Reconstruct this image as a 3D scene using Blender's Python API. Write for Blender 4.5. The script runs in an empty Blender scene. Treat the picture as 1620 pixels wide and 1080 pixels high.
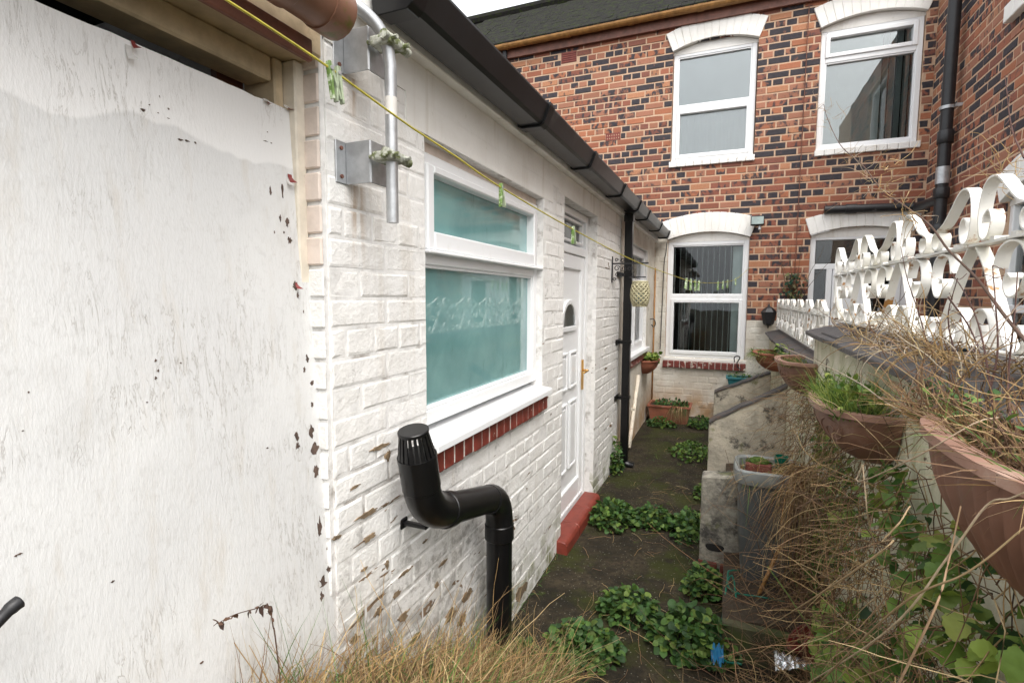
import bpy, bmesh, math, random
import numpy as np
from mathutils import Vector, Matrix
R=math.radians
random.seed(7); rng=np.random.default_rng(11)
scn=bpy.context.scene; C=scn.collection

# ---------------------------------------------------------------- camera
FPX,YAW,PITCH,ROLL=816.77,R(22.816),R(-4.846),R(.251)
CAM=np.array([0,0,1.6])
_f=np.array([-math.sin(YAW)*math.cos(PITCH),math.cos(YAW)*math.cos(PITCH),math.sin(PITCH)])
_r=np.cross(_f,[0,0,1]); _r/=np.linalg.norm(_r); _u=np.cross(_r,_f)
_c,_s=math.cos(ROLL),math.sin(ROLL)
CR=np.array([_c*_r+_s*_u,-_s*_r+_c*_u,_f])
cd=bpy.data.cameras.new('camera'); cam=bpy.data.objects.new('camera',cd); C.objects.link(cam)
cd.sensor_width=36; cd.lens=FPX/1620*36; cd.clip_start=.05; cd.clip_end=500
M4=Matrix.Identity(4)
for i in range(3):
    M4[i][0]=CR[0][i]; M4[i][1]=CR[1][i]; M4[i][2]=-CR[2][i]; M4[i][3]=CAM[i]
cam.matrix_world=M4
scn.camera=cam

# ---------------------------------------------------------------- sky, sun, exposure
SUN_EL,SUN_AZ=R(55),R(140)      # azimuth clockwise from +Y
w=bpy.data.worlds.new('World'); scn.world=w; w.use_nodes=True
nt=w.node_tree; nt.nodes.clear()
sky=nt.nodes.new('ShaderNodeTexSky'); sky.sky_type='NISHITA'; sky.sun_disc=False
sky.sun_elevation=SUN_EL; sky.sun_rotation=SUN_AZ; sky.air_density=2.0; sky.dust_density=10.0; sky.ozone_density=1.0
hs=nt.nodes.new('ShaderNodeHueSaturation'); hs.inputs['Saturation'].default_value=.22
bg=nt.nodes.new('ShaderNodeBackground'); bg.inputs['Strength'].default_value=.15
wo=nt.nodes.new('ShaderNodeOutputWorld')
cl=nt.nodes.new('ShaderNodeMix'); cl.data_type='RGBA'; cl.inputs[0].default_value=.6; cl.inputs[7].default_value=(5.0,5.15,5.4,1)   # even cloud deck over the sky
nt.links.new(sky.outputs[0],hs.inputs['Color']); nt.links.new(hs.outputs[0],cl.inputs[6]); nt.links.new(cl.outputs[2],bg.inputs[0]); nt.links.new(bg.outputs[0],wo.inputs[0])
sl=bpy.data.lights.new('sun','SUN'); sl.energy=.6; sl.angle=R(45); sl.color=(1,.96,.9)
so=bpy.data.objects.new('sun',sl); C.objects.link(so)
_d=Vector((math.sin(SUN_AZ)*math.cos(SUN_EL),math.cos(SUN_AZ)*math.cos(SUN_EL),math.sin(SUN_EL)))
so.rotation_euler=_d.to_track_quat('Z','Y').to_euler(); so.location=(0,-4,12)
scn.view_settings.view_transform='Standard'; scn.view_settings.look='None'
scn.view_settings.exposure=1.33; scn.view_settings.gamma=1
scn.view_settings.use_curve_mapping=False
scn.render.engine='CYCLES'

# ---------------------------------------------------------------- survey helpers: sight lines cut with known planes
def ray(x,y): return np.array([(x-810)/FPX,-(y-540)/FPX,1.])@CR
def onX(x,y,X): d=ray(x,y); return CAM+d*(X/d[0])
def onY(x,y,Y): d=ray(x,y); return CAM+d*(Y/d[1])
def onZ(x,y,Z): d=ray(x,y); return CAM+d*((Z-1.6)/d[2])

# ---------------------------------------------------------------- node helpers
class NT:
    def __init__(s,name):
        s.m=bpy.data.materials.new(name); s.m.use_nodes=True; s.t=s.m.node_tree; s.n=s.t.nodes; s.n.clear()
        s.out=s.n.new('ShaderNodeOutputMaterial'); s.b=s.n.new('ShaderNodeBsdfPrincipled'); s.l(s.b.outputs[0],s.out.inputs[0])
    def l(s,a,b): s.t.links.new(a,b)
    def inp(s,sock,v):
        if hasattr(v,'is_linked') or isinstance(v,bpy.types.NodeSocket): s.l(v,sock)
        elif isinstance(v,(tuple,list)) and len(v)==3 and sock.type=='RGBA': sock.default_value=(*v,1)
        else: sock.default_value=v
    def set(s,**k):
        for a,v in k.items(): s.inp(s.b.inputs[a.replace('_',' ')],v)
    def pos(s,scale=(1,1,1)):
        g=s.n.new('ShaderNodeNewGeometry'); m=s.n.new('ShaderNodeVectorMath'); m.operation='MULTIPLY'
        s.l(g.outputs['Position'],m.inputs[0]); m.inputs[1].default_value=scale; return m.outputs[0]
    def noise(s,scale,detail=4,rough=.6,vec=None,dist=0):
        n=s.n.new('ShaderNodeTexNoise'); n.inputs['Scale'].default_value=scale; n.inputs['Detail'].default_value=detail
        n.inputs['Roughness'].default_value=rough; n.inputs['Distortion'].default_value=dist
        s.l(vec if vec is not None else s.pos(),n.inputs['Vector']); return n.outputs[0]
    def voro(s,scale,vec=None,feature='F1'):
        n=s.n.new('ShaderNodeTexVoronoi'); n.feature=feature; n.inputs['Scale'].default_value=scale
        s.l(vec if vec is not None else s.pos(),n.inputs['Vector']); return n.outputs['Distance']
    def ramp(s,v,lo,hi,a=0.,b=1.):
        n=s.n.new('ShaderNodeMapRange'); n.interpolation_type='SMOOTHSTEP'
        for i,x in enumerate((v,lo,hi,a,b)): s.inp(n.inputs[i],x)
        return n.outputs[0]
    def math(s,op,a,b=0.):
        n=s.n.new('ShaderNodeMath'); n.operation=op; s.inp(n.inputs[0],a); s.inp(n.inputs[1],b); return n.outputs[0]
    def mix(s,f,a,b,mode='MIX'):
        n=s.n.new('ShaderNodeMix'); n.data_type='RGBA'; n.blend_type=mode
        s.inp(n.inputs[0],f); s.inp(n.inputs[6],a); s.inp(n.inputs[7],b); return n.outputs[2]
    def attr(s,name):
        n=s.n.new('ShaderNodeAttribute'); n.attribute_name=name; return n
    def sep(s,v):
        n=s.n.new('ShaderNodeSeparateXYZ'); s.l(v,n.inputs[0]); return n.outputs
    def bump(s,h,strength=.3,dist=.01):
        n=s.n.new('ShaderNodeBump'); n.inputs['Strength'].default_value=strength; n.inputs['Distance'].default_value=dist
        s.l(h,n.inputs['Height']); s.l(n.outputs[0],s.b.inputs['Normal'])
MT={}
def simple(name,col,rough=.5,var=.25,scale=20,bump=0.,metal=0.,coat=0.,dirt=None,dirt_lo=.5,dirt_hi=.7,dscale=6,spec=.5):
    t=NT(name); n=t.noise(scale,5)
    d=tuple(c*(1-var) for c in col); b=tuple(min(.9,c*(1+var*.6)) for c in col)
    c=t.mix(t.ramp(n,.3,.7),d,b)
    if dirt is not None: c=t.mix(t.ramp(t.noise(dscale,6,.65),dirt_lo,dirt_hi),c,dirt)
    t.set(Base_Color=c,Roughness=rough,Metallic=metal,Coat_Weight=coat)
    t.b.inputs['Specular IOR Level'].default_value=spec
    if bump: t.bump(n,bump,.01)
    MT[name]=t.m; return t.m

def brickmat():
    t=NT('red brick'); a=t.attr('bcol'); dk=t.attr('bdark').outputs['Fac']
    n=t.noise(9,3,.6,t.pos((1.6,1.6,1.0)),.4); n2=t.noise(60,4)
    dark=t.ramp(t.math('ADD',n,dk),.86,1.02)
    dcol=t.mix(t.noise(25,3),(.016,.015,.021),(.06,.05,.056))
    c=t.mix(t.ramp(n2,.3,.75),a.outputs['Color'],t.mix(.5,a.outputs['Color'],(.30,.11,.045)))
    c=t.mix(dark,c,dcol)
    c=t.mix(t.ramp(t.noise(14,6,.7),.66,.78,0,.45),c,(.5,.42,.36))
    t.set(Base_Color=c,Roughness=.85); t.bump(n2,.5,.006); MT['brick']=t.m
def mortarmat():
    t=NT('sand mortar'); n=t.noise(40,5); c=t.mix(n,(.42,.27,.18),(.66,.47,.33))
    c=t.mix(t.ramp(t.noise(2.2,5),.55,.8,0,.4),c,(.30,.2,.12))
    t.set(Base_Color=c,Roughness=.95); t.bump(n,.6,.006); MT['mortar']=t.m
def paintbrick():
    # white masonry paint: weathered, rubbed, flaking where the damp gets in low on the wall
    t=NT('white masonry paint'); z=t.sep(t.pos())[2]; yy=t.sep(t.pos())[1]
    base=t.mix(t.ramp(t.noise(3.1,6,.65),.35,.7),(.83,.82,.80),(.74,.725,.695))
    base=t.mix(t.ramp(t.noise(30,5,.7),.56,.76,0,.5),base,(.56,.54,.51))
    run=t.noise(5,5,.6,t.pos((1,2.6,.16)))                                # rain runs
    base=t.mix(t.ramp(run,.55,.75,0,.34),base,(.50,.44,.36))
    low=t.ramp(z,1.35,.2)                                                   # damp zone of the wall, a real stain
    near=t.ramp(yy,3.0,1.1,.25,1)
    g=t.math('ADD',t.noise(11,8,.75),t.math('MULTIPLY',t.math('MULTIPLY',low,near),.235))
    base=t.mix(t.ramp(g,.60,.74,0,.8),base,(.36,.345,.325))
    moss=t.math('MULTIPLY',t.ramp(z,.35,.02),t.ramp(t.noise(6,5),.38,.62))
    base=t.mix(moss,base,(.20,.21,.09))
    sk=t.math('MULTIPLY',t.ramp(t.math('ABSOLUTE',t.math('SUBTRACT',yy,1.155)),.05,.01),t.ramp(z,1.62,1.88))
    sk=t.math('MULTIPLY',sk,t.math('LESS_THAN',z,1.90)); sk2=t.math('MULTIPLY',t.math('MULTIPLY',t.ramp(t.math('ABSOLUTE',t.math('SUBTRACT',yy,1.155)),.05,.01),t.ramp(z,2.02,2.16)),t.math('LESS_THAN',z,2.18))
    sk=t.math('MULTIPLY',t.math('ADD',sk,sk2),t.ramp(t.noise(22,4,.6,t.pos((1,1.6,.12))),.38,.62))
    base=t.mix(t.math('MULTIPLY',sk,.75),base,(.40,.27,.16))
    zone=t.math('MULTIPLY',t.ramp(z,1.25,.8),t.ramp(yy,3.2,1.6,.35,1))
    pl=t.math('ADD',t.noise(9,4,.55,t.pos((1,.55,2.1)),.8),t.math('MULTIPLY',zone,.07))
    peel=t.ramp(pl,.715,.725)
    edge=t.ramp(pl,.675,.72)
    base=t.mix(t.math('MULTIPLY',edge,.35),base,(.42,.40,.37))
    base=t.mix(peel,base,t.mix(t.noise(30,4),(.10,.065,.04),(.30,.2,.12)))
    h=t.math('ADD',t.math('MULTIPLY',t.noise(70,5,.65),.5),t.math('MULTIPLY',t.noise(16,4),.9))
    h=t.math('SUBTRACT',h,t.math('MULTIPLY',peel,.7))
    t.set(Base_Color=base,Roughness=.75); t.bump(h,.55,.012); MT['paintbrick']=t.m
def rendermat():
    t=NT('painted render'); n=t.noise(3,6,.65)
    c=t.mix(t.ramp(n,.35,.7),(.85,.835,.80),(.77,.75,.71))
    c=t.mix(t.ramp(t.noise(7,5,.6,t.pos((1,2,.2))),.53,.75,0,.4),c,(.48,.42,.32))
    c=t.mix(t.ramp(t.noise(8,6,.7),.62,.74,0,.4),c,(.36,.37,.22))
    t.set(Base_Color=c,Roughness=.8); t.bump(t.noise(50,6,.65),.35,.008); MT['render']=t.m
def creammat():
    t=NT('stained cream render'); z=t.sep(t.pos())[2]
    c=t.mix(t.ramp(t.noise(4,6,.65),.35,.65),(.70,.67,.60),(.58,.53,.45))
    rust=t.math('MULTIPLY',t.ramp(z,.6,.1),t.ramp(t.noise(3.5,5),.32,.6))
    c=t.mix(t.math('MULTIPLY',rust,.8),c,(.42,.22,.07))
    c=t.mix(t.ramp(t.noise(13,7,.7),.58,.68,0,.7),c,(.25,.22,.17))
    t.set(Base_Color=c,Roughness=.85); t.bump(t.noise(40,6),.4,.01); MT['cream']=t.m
def finmat():
    t=NT('weathered fin render'); n=t.noise(7,7,.7)
    c=t.mix(t.ramp(n,.36,.66),(.60,.54,.43),(.40,.36,.29))
    c=t.mix(t.ramp(t.noise(5.5,8,.7),.56,.66,0,.9),c,(.06,.056,.05))
    c=t.mix(t.ramp(t.noise(9,5),.6,.68,0,.8),c,(.55,.5,.42))
    c=t.mix(t.ramp(t.noise(5,4),.62,.7,0,.7),c,(.16,.17,.05))
    t.set(Base_Color=c,Roughness=.9); t.bump(t.noise(26,7,.7),.8,.015); MT['fin']=t.m
def finmat2():
    t=NT('black stained render'); n=t.noise(9,8,.72)
    c=t.mix(t.ramp(n,.36,.62),(.40,.37,.30),(.17,.155,.13))
    c=t.mix(t.ramp(t.noise(6,7,.7),.47,.60,0,.9),c,(.035,.033,.03)); c=t.mix(t.ramp(t.noise(24,6,.7),.6,.68,0,.7),c,(.5,.47,.41)); c=t.mix(t.ramp(t.noise(8,4),.6,.7,0,.6),c,(.12,.13,.04))
    t.set(Base_Color=c,Roughness=.9); t.bump(t.noise(26,7,.7),.9,.015); MT['fin2']=t.m
def gardenwall():
    t=NT('flaking cream garden wall'); n=t.noise(6,6,.65)
    c=t.mix(t.ramp(n,.36,.64),(.74,.70,.57),(.56,.54,.38))
    c=t.mix(t.ramp(t.noise(9,6,.7,t.pos((1,1.4,.5))),.53,.7,0,.65),c,(.30,.31,.15))
    pl=t.noise(7,4,.55,None,.7)
    c=t.mix(t.ramp(pl,.66,.68),c,t.mix(t.noise(25,4),(.03,.025,.02),(.16,.10,.07)))
    t.set(Base_Color=c,Roughness=.9); t.bump(t.noise(30,6),.6,.012); MT['gardenwall']=t.m
def boardmat():
    # old gloss on a boarded door: vertical hairline crazing, damp clouding
    t=NT('crazed white gloss board')
    c=t.mix(t.ramp(t.noise(2.3,6,.62),.35,.68),(.70,.70,.69),(.64,.64,.635))
    c=t.mix(t.ramp(t.noise(6.5,7,.7),.52,.74,0,.5),c,(.55,.545,.53))
    c=t.mix(t.ramp(t.noise(9,6,.65,t.pos((1,2,.4))),.52,.7,0,.45),c,(.56,.52,.46))
    c=t.mix(t.ramp(t.noise(55,4,.7),.5,.72,0,.35),c,(.50,.49,.47))
    zb=t.math('ADD',t.sep(t.pos())[2],t.math('MULTIPLY',t.noise(5,3,.5,t.pos((1,1,.3))),.16))
    clean=t.ramp(zb,1.985,1.995)
    c=t.mix(clean,c,(.79,.785,.775))
    cr=t.noise(60,5,.6,t.pos((1,1,.13)),.6)
    crack=t.math('MULTIPLY',t.ramp(t.math('ABSOLUTE',t.math('SUBTRACT',cr,.5)),.02,.0),t.ramp(t.noise(3.5,4),.45,.6))
    c=t.mix(t.math('MULTIPLY',crack,.6),c,(.36,.33,.29))
    c=t.mix(t.ramp(t.noise(46,3,.5,t.pos((1,1,.5))),.765,.785),c,(.10,.07,.05))
    h=t.math('SUBTRACT',t.math('MULTIPLY',t.noise(180,3,.6,t.pos((1,1,.35))),.6),t.math('MULTIPLY',crack,.6))
    t.set(Base_Color=c,Roughness=t.ramp(t.noise(4,4),.3,.7,.34,.55)); t.bump(h,.35,.005); MT['board']=t.m
def upvc():
    t=NT('white upvc'); c=t.mix(t.ramp(t.noise(7,6,.7),.55,.75,0,.4),(.82,.83,.84),(.62,.61,.56))
    t.set(Base_Color=c,Roughness=.28); t.bump(t.noise(3,2),.05,.01); MT['upvc']=t.m
def glassmat(name,ior=1.75,tint=(.92,.96,.96)):
    t=NT(name); t.n.remove(t.b)
    tr=t.n.new('ShaderNodeBsdfTransparent'); tr.inputs[0].default_value=(*tint,1)
    gl=t.n.new('ShaderNodeBsdfGlossy'); gl.inputs['Roughness'].default_value=.01
    fr=t.n.new('ShaderNodeFresnel'); fr.inputs['IOR'].default_value=ior
    b=t.n.new('ShaderNodeBump'); b.inputs['Strength'].default_value=.04; b.inputs['Distance'].default_value=.02
    t.l(t.noise(2.2,2),b.inputs['Height']); t.l(b.outputs[0],gl.inputs['Normal'])
    mx=t.n.new('ShaderNodeMixShader'); t.l(fr.outputs[0],mx.inputs[0]); t.l(tr.outputs[0],mx.inputs[1]); t.l(gl.outputs[0],mx.inputs[2])
    t.l(mx.outputs[0],t.out.inputs[0]); MT[name]=t.m
def frosted():
    # film-backed steamed glass: milky turquoise body under a clear polished face
    t=NT('steamed turquoise glass')
    cl=t.noise(2.6,6,.55,None,.2)
    c=t.mix(t.ramp(cl,.32,.68),(.10,.25,.255),(.20,.40,.395))
    c=t.mix(t.ramp(t.noise(6,6,.7,t.pos((1,2.2,.7)),.2),.56,.76,0,.6),c,(.06,.15,.155))
    t.set(Base_Color=c,Roughness=.6,Coat_Weight=1.0,Coat_Roughness=.012,Coat_IOR=2.3); MT['frosted']=t.m
def ground():
    t=NT('mossy dark concrete'); n=t.noise(3.2,7,.7); n2=t.noise(34,6,.7)
    c=t.mix(t.ramp(n,.34,.68),(.018,.0145,.009),(.066,.051,.031))
    c=t.mix(t.ramp(n2,.42,.62,0,.8),c,(.018,.016,.012))
    c=t.mix(t.ramp(t.noise(2.2,6,.7),.47,.62,0,.8),c,(.036,.042,.008))
    c=t.mix(t.ramp(t.noise(6,5,.7),.63,.7,0,.85),c,(.042,.062,.009))
    c=t.mix(t.ramp(t.voro(46),.17,.09),c,(.22,.2,.155),)
    h=t.math('ADD',t.noise(13,6,.7),t.math('MULTIPLY',n2,.6))
    t.b.inputs['Specular IOR Level'].default_value=.2; t.set(Base_Color=c,Roughness=.85); t.bump(h,.9,.02); MT['ground']=t.m
def soil():
    t=NT('damp garden soil'); n=t.noise(18,7,.7)
    c=t.mix(n,(.02,.014,.009),(.10,.07,.042)); t.set(Base_Color=c,Roughness=.95); t.bump(n,1,.03); MT['soil']=t.m
def attrmat(name,rough=.55,trans=.25,scale=60):
    t=NT(name); a=t.attr('lcol').outputs['Color']; n=t.noise(scale,3)
    c=t.mix(t.ramp(n,.35,.7,0,.4),a,t.mix(1,a,(.45,.5,.3),'MULTIPLY'))
    t.set(Base_Color=c,Roughness=rough)
    if trans:
        tl=t.n.new('ShaderNodeBsdfTranslucent'); t.l(c,tl.inputs[0]); mx=t.n.new('ShaderNodeMixShader'); mx.inputs[0].default_value=trans
        t.l(t.b.outputs[0],mx.inputs[1]); t.l(tl.outputs[0],mx.inputs[2]); t.l(mx.outputs[0],t.out.inputs[0])
    MT[name]=t.m
def ironmat():
    t=NT('white painted iron with rust'); n=t.noise(13,5,.65)
    c=t.mix(t.ramp(t.noise(5,4),.4,.7),(.80,.79,.75),(.68,.66,.58))
    c=t.mix(t.ramp(n,.585,.66),c,t.mix(t.noise(60,3),(.22,.09,.02),(.45,.22,.05)))
    c=t.mix(t.ramp(t.noise(28,5,.7),.64,.7,0,.7),c,(.12,.10,.08))
    t.set(Base_Color=c,Roughness=.45); t.bump(n,.2,.004); MT['iron']=t.m
def roofmat():
    t=NT('mossy roof tile'); c=t.mix(t.noise(9,5),(.006,.006,.006),(.022,.02,.018))
    c=t.mix(t.ramp(t.noise(16,6,.7),.5,.6,0,.8),c,(.022,.03,.007)); t.set(Base_Color=c,Roughness=.95); t.b.inputs['Specular IOR Level'].default_value=.15; t.bump(t.noise(30,5),.7,.02); MT['tile']=t.m
def slatemat():
    t=NT('slate coping'); c=t.mix(t.noise(11,6,.7),(.035,.033,.035),(.12,.112,.11))
    c=t.mix(t.ramp(t.noise(5,6,.7),.55,.68,0,.8),c,(.17,.10,.065)); c=t.mix(t.ramp(t.noise(35,5),.66,.72),c,(.34,.32,.28))
    t.set(Base_Color=c,Roughness=.6); t.bump(t.noise(24,6,.7),.6,.012); MT['slate']=t.m
for fn in (brickmat,mortarmat,paintbrick,rendermat,creammat,finmat,finmat2,gardenwall,boardmat,upvc,frosted,ground,soil,ironmat,roofmat,slatemat): fn()
glassmat('glass',1.62); glassmat('upperglass',2.3); attrmat('leaf',.6,.28,35); attrmat('dry',.75,.12); attrmat('bark',.8,0)
simple('blackplastic',(.005,.005,.0055),.3,.3,8,.05,dirt=(.03,.029,.028),dirt_lo=.6,dirt_hi=.85,dscale=5,spec=.4)
simple('blackdull',(.016,.016,.018),.45,.3,14,.1,dirt=(.17,.165,.16),dirt_lo=.62,dirt_hi=.8,dscale=10)
simple('gutterblack',(.009,.0095,.0105),.3,.25,9,.04,dirt=(.12,.118,.115),dirt_lo=.55,dirt_hi=.85,dscale=3)
simple('browngutter',(.20,.098,.062),.42,.2,9,.06,dirt=(.12,.11,.025),dirt_lo=.56,dirt_hi=.66,dscale=9)
simple('brownpaint',(.17,.066,.042),.5,.3,15,.15)
simple('timber',(.54,.43,.28),.6,.25,12,.2,dirt=(.2,.14,.08),dirt_lo=.58,dirt_hi=.75)
simple('timberwhite',(.72,.65,.54),.6,.15,12,.2,dirt=(.33,.2,.12),dirt_lo=.6,dirt_hi=.72)
simple('pinkplaster',(.70,.60,.53),.85,.12,14,.35)
simple('galv',(.44,.45,.46),.42,.18,22,.12,metal=.65,dirt=(.24,.22,.18),dirt_lo=.62,dirt_hi=.75)
simple('lichenmetal',(.42,.43,.37),.8,.4,50,.6,dirt=(.12,.14,.05),dirt_lo=.45,dirt_hi=.6,dscale=40)
simple('redtile',(.21,.038,.024),.5,.25,12,.1,dirt=(.16,.05,.035),dirt_lo=.55,dirt_hi=.7,dscale=12)
simple('redsill',(.20,.038,.026),.5,.3,20,.2,dirt=(.62,.58,.52),dirt_lo=.66,dirt_hi=.70,dscale=26)
simple('redsillflaked',(.17,.035,.026),.55,.3,20,.2,dirt=(.60,.54,.46),dirt_lo=.58,dirt_hi=.62,dscale=14)
simple('wallchip',(.21,.15,.09),.95,.5,30,.5)
simple('tape',(.6,.58,.54),.5,.1,20)
simple('paintjoint',(.76,.75,.73),.85,.12,25,.3,dirt=(.34,.31,.28),dirt_lo=.5,dirt_hi=.72,dscale=9)
simple('whitejoint',(.7,.66,.6),.85,.2,40,.3)
simple('chip',(.10,.065,.05),.9,.5,40,.5)
simple('redunder',(.20,.03,.028),.5,.3,30,.1)
simple('flake',(.62,.6,.57),.6,.15,30,.1)
simple('gold',(.72,.42,.12),.25,.1,9,0,metal=.9)
simple('terracotta',(.30,.105,.06),.7,.3,9,.15,dirt=(.36,.28,.22),dirt_lo=.58,dirt_hi=.75,dscale=8)
simple('planterrim',(.32,.175,.125),.55,.22,9,.1,dirt=(.46,.34,.27),dirt_lo=.5,dirt_hi=.75,dscale=9)
simple('planterbrown',(.20,.10,.066),.55,.22,9,.1,dirt=(.34,.24,.19),dirt_lo=.57,dirt_hi=.8,dscale=7)
simple('greyrim',(.20,.21,.20),.5,.2,7,.08,dirt=(.36,.38,.33),dirt_lo=.45,dirt_hi=.75,dscale=6)
simple('greytub',(.085,.09,.09),.5,.18,7,.08,dirt=(.13,.135,.12),dirt_lo=.5,dirt_hi=.75,dscale=4)
simple('teal',(.03,.17,.19),.4,.2,9,.05)
simple('redpot',(.16,.02,.016),.35,.2,9,.05)
simple('greenplastic',(.0,.12,.075),.3,.2,9,0)
simple('greenpeg',(.14,.24,.055),.45,.35,60,.05,dirt=(.5,.56,.42),dirt_lo=.48,dirt_hi=.6,dscale=70)
simple('palepeg',(.34,.40,.27),.5,.3,60,.05)
simple('line',(.42,.36,.035),.5,.25,50,.1)
simple('ceramic',(.47,.43,.27),.45,.25,30,.15)
simple('room',(.045,.04,.036),.9,.2,3)
simple('darkroom',(.012,.011,.01),.95,.2,3)
simple('blind',(.74,.80,.77),.7,.08,5)
simple('curtain_and_skysheet',(.82,.86,.88),.8,.05,3)
simple('foil',(.75,.76,.78),.22,.15,30,.3,metal=.85)
simple('bluescrap',(.04,.22,.42),.35,.2,20,.1)
simple('mossgreen',(.06,.10,.012),.95,.4,60,1)
simple('copper',(.34,.17,.05),.5,.3,14,.1)
simple('lampglass',(.34,.42,.40),.2,.2,10,0,coat=.5)
simple('skybase',(.3,.3,.3))

# ---------------------------------------------------------------- mesh builder
def tag(o,label=None,cat=None,group=None,kind=None):
    if label: o['label']=label
    if cat: o['category']=cat
    if group: o['group']=group
    if kind: o['kind']=kind
    return o
ORG={}
def org(o): return ORG.get(o.name,np.zeros(3))
def thing(name,label,cat,loc,group=None):
    o=bpy.data.objects.new(name,None); C.objects.link(o); o.location=loc; o.empty_display_size=.1
    ORG[o.name]=np.array(loc,float); return tag(o,label,cat,group)
class MB:
    def __init__(s): s.v=[]; s.f=[]; s.att={}; s.n=0
    def add(s,v,f):
        b=s.n; s.v.extend([tuple(map(float,p)) for p in v]); s.n+=len(v); s.f.extend([tuple(b+i for i in q) for q in f]); return s
    def box(s,x0,x1,y0,y1,z0,z1):
        return s.add([(x0,y0,z0),(x1,y0,z0),(x1,y1,z0),(x0,y1,z0),(x0,y0,z1),(x1,y0,z1),(x1,y1,z1),(x0,y1,z1)],
            [(0,3,2,1),(4,5,6,7),(0,1,5,4),(1,2,6,5),(2,3,7,6),(3,0,4,7)])
    def mbox(s,m,u0,u1,z0,z1,d0,d1):
        p=[m(u,z,d) for z in (z0,z1) for (u,d) in ((u0,d0),(u1,d0),(u1,d1),(u0,d1))]
        return s.add(p,[(0,3,2,1),(4,5,6,7),(0,1,5,4),(1,2,6,5),(2,3,7,6),(3,0,4,7)])
    def frame(s,m,u0,u1,z0,z1,w,d0,d1,wb=None,wt=None):
        wb=wb or w; wt=wt or w
        s.mbox(m,u0,u0+w,z0,z1,d0,d1); s.mbox(m,u1-w,u1,z0,z1,d0,d1)
        s.mbox(m,u0+w,u1-w,z0,z0+wb,d0,d1); return s.mbox(m,u0+w,u1-w,z1-wt,z1,d0,d1)
    def prism(s,poly,m,d0,d1):      # polygon in (u,z) pushed between two depths
        n=len(poly); a=[m(u,z,d0) for u,z in poly]; b=[m(u,z,d1) for u,z in poly]
        return s.add(a+b,[tuple(range(n)),tuple(range(2*n-1,n-1,-1))]+[(i,(i+1)%n,n+(i+1)%n,n+i) for i in range(n)])
    def tube(s,path,r,n=8,cap=True):
        P=np.array(path,float); k=len(P); r=np.broadcast_to(np.asarray(r,float),(k,))
        T=np.gradient(P,axis=0); T/=np.linalg.norm(T,axis=1)[:,None]+1e-12
        a=np.array([0,0,1.]) if abs(T[0][2])<.9 else np.array([1.,0,0]); nn=np.cross(T[0],a); nn/=np.linalg.norm(nn); vs=[]
        for i in range(k):
            nn=nn-T[i]*np.dot(nn,T[i]); nn/=np.linalg.norm(nn)+1e-12; bb=np.cross(T[i],nn)
            for j in range(n):
                t=2*math.pi*j/n; vs.append(P[i]+r[i]*(math.cos(t)*nn+math.sin(t)*bb))
        fs=[(i*n+j,i*n+(j+1)%n,(i+1)*n+(j+1)%n,(i+1)*n+j) for i in range(k-1) for j in range(n)]
        if cap: fs+=[tuple(range(n-1,-1,-1)),tuple(range((k-1)*n,k*n))]
        return s.add(vs,fs)
    def lathe(s,prof,c,n=16,cap=False):
        vs=[(c[0]+r*math.cos(2*math.pi*j/n),c[1]+r*math.sin(2*math.pi*j/n),c[2]+z) for r,z in prof for j in range(n)]
        k=len(prof); fs=[(i*n+j,i*n+(j+1)%n,(i+1)*n+(j+1)%n,(i+1)*n+j) for i in range(k-1) for j in range(n)]
        if cap: fs+=[tuple(range(n-1,-1,-1)),tuple(range((k-1)*n,k*n))]
        return s.add(vs,fs)
    def ribbon(s,pts,m,d0,d1,t):    # flat bar bent along a (u,z) curve
        P=np.array(pts,float); T=np.gradient(P,axis=0); T/=np.linalg.norm(T,axis=1)[:,None]+1e-12
        N=np.stack([-T[:,1],T[:,0]],1); A=P+N*t/2; B=P-N*t/2; vs=[]
        for a,b in zip(A,B): vs+=[m(a[0],a[1],d0),m(a[0],a[1],d1),m(b[0],b[1],d1),m(b[0],b[1],d0)]
        k=len(P); fs=[(4*i+j,4*i+(j+1)%4,4*i+4+(j+1)%4,4*i+4+j) for i in range(k-1) for j in range(4)]
        fs+=[(0,1,2,3),(4*k-1,4*k-2,4*k-3,4*k-4)]
        return s.add(vs,fs)
    def build(s,name,mat,parent=None,bevel=0,smooth=False,segs=1,recalc=True,origin=None):
        me=bpy.data.meshes.new(name)
        o0=org(parent) if parent else (np.array(origin,float) if origin is not None else np.zeros(3))
        V=np.array(s.v)-o0
        me.from_pydata(V.tolist(),[],s.f); me.update()
        for an,(dom,arr) in s.att.items():
            a=me.attributes.new(an,'FLOAT_COLOR' if arr.ndim==2 else 'FLOAT',dom)
            a.data.foreach_set('color' if arr.ndim==2 else 'value',arr.astype(np.float32).ravel())
        if bevel or recalc:
            bm=bmesh.new(); bm.from_mesh(me)
            if recalc: bmesh.ops.recalc_face_normals(bm,faces=bm.faces)
            if bevel: bmesh.ops.bevel(bm,geom=bm.edges[:],offset=bevel,segments=segs,profile=.5,affect='EDGES',clamp_overlap=True)
            bm.to_mesh(me); bm.free()
        if smooth:
            me.polygons.foreach_set('use_smooth',[True]*len(me.polygons))
            if smooth!=True: me.set_sharp_from_angle(angle=R(smooth))
        me.materials.append(MT[mat] if isinstance(mat,str) else mat)
        o=bpy.data.objects.new(name,me); C.objects.link(o)
        if parent: o.parent=parent; ORG[o.name]=org(parent)
        else: o.location=tuple(o0); ORG[o.name]=np.array(o0)
        return o
def inst(name,mesh,parent,loc,rot=(0,0,0),scale=(1,1,1)):
    o=bpy.data.objects.new(name,mesh); C.objects.link(o); o.parent=parent
    o.location=tuple(np.array(loc)-org(parent)); o.rotation_euler=rot; o.scale=scale; return o
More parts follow.
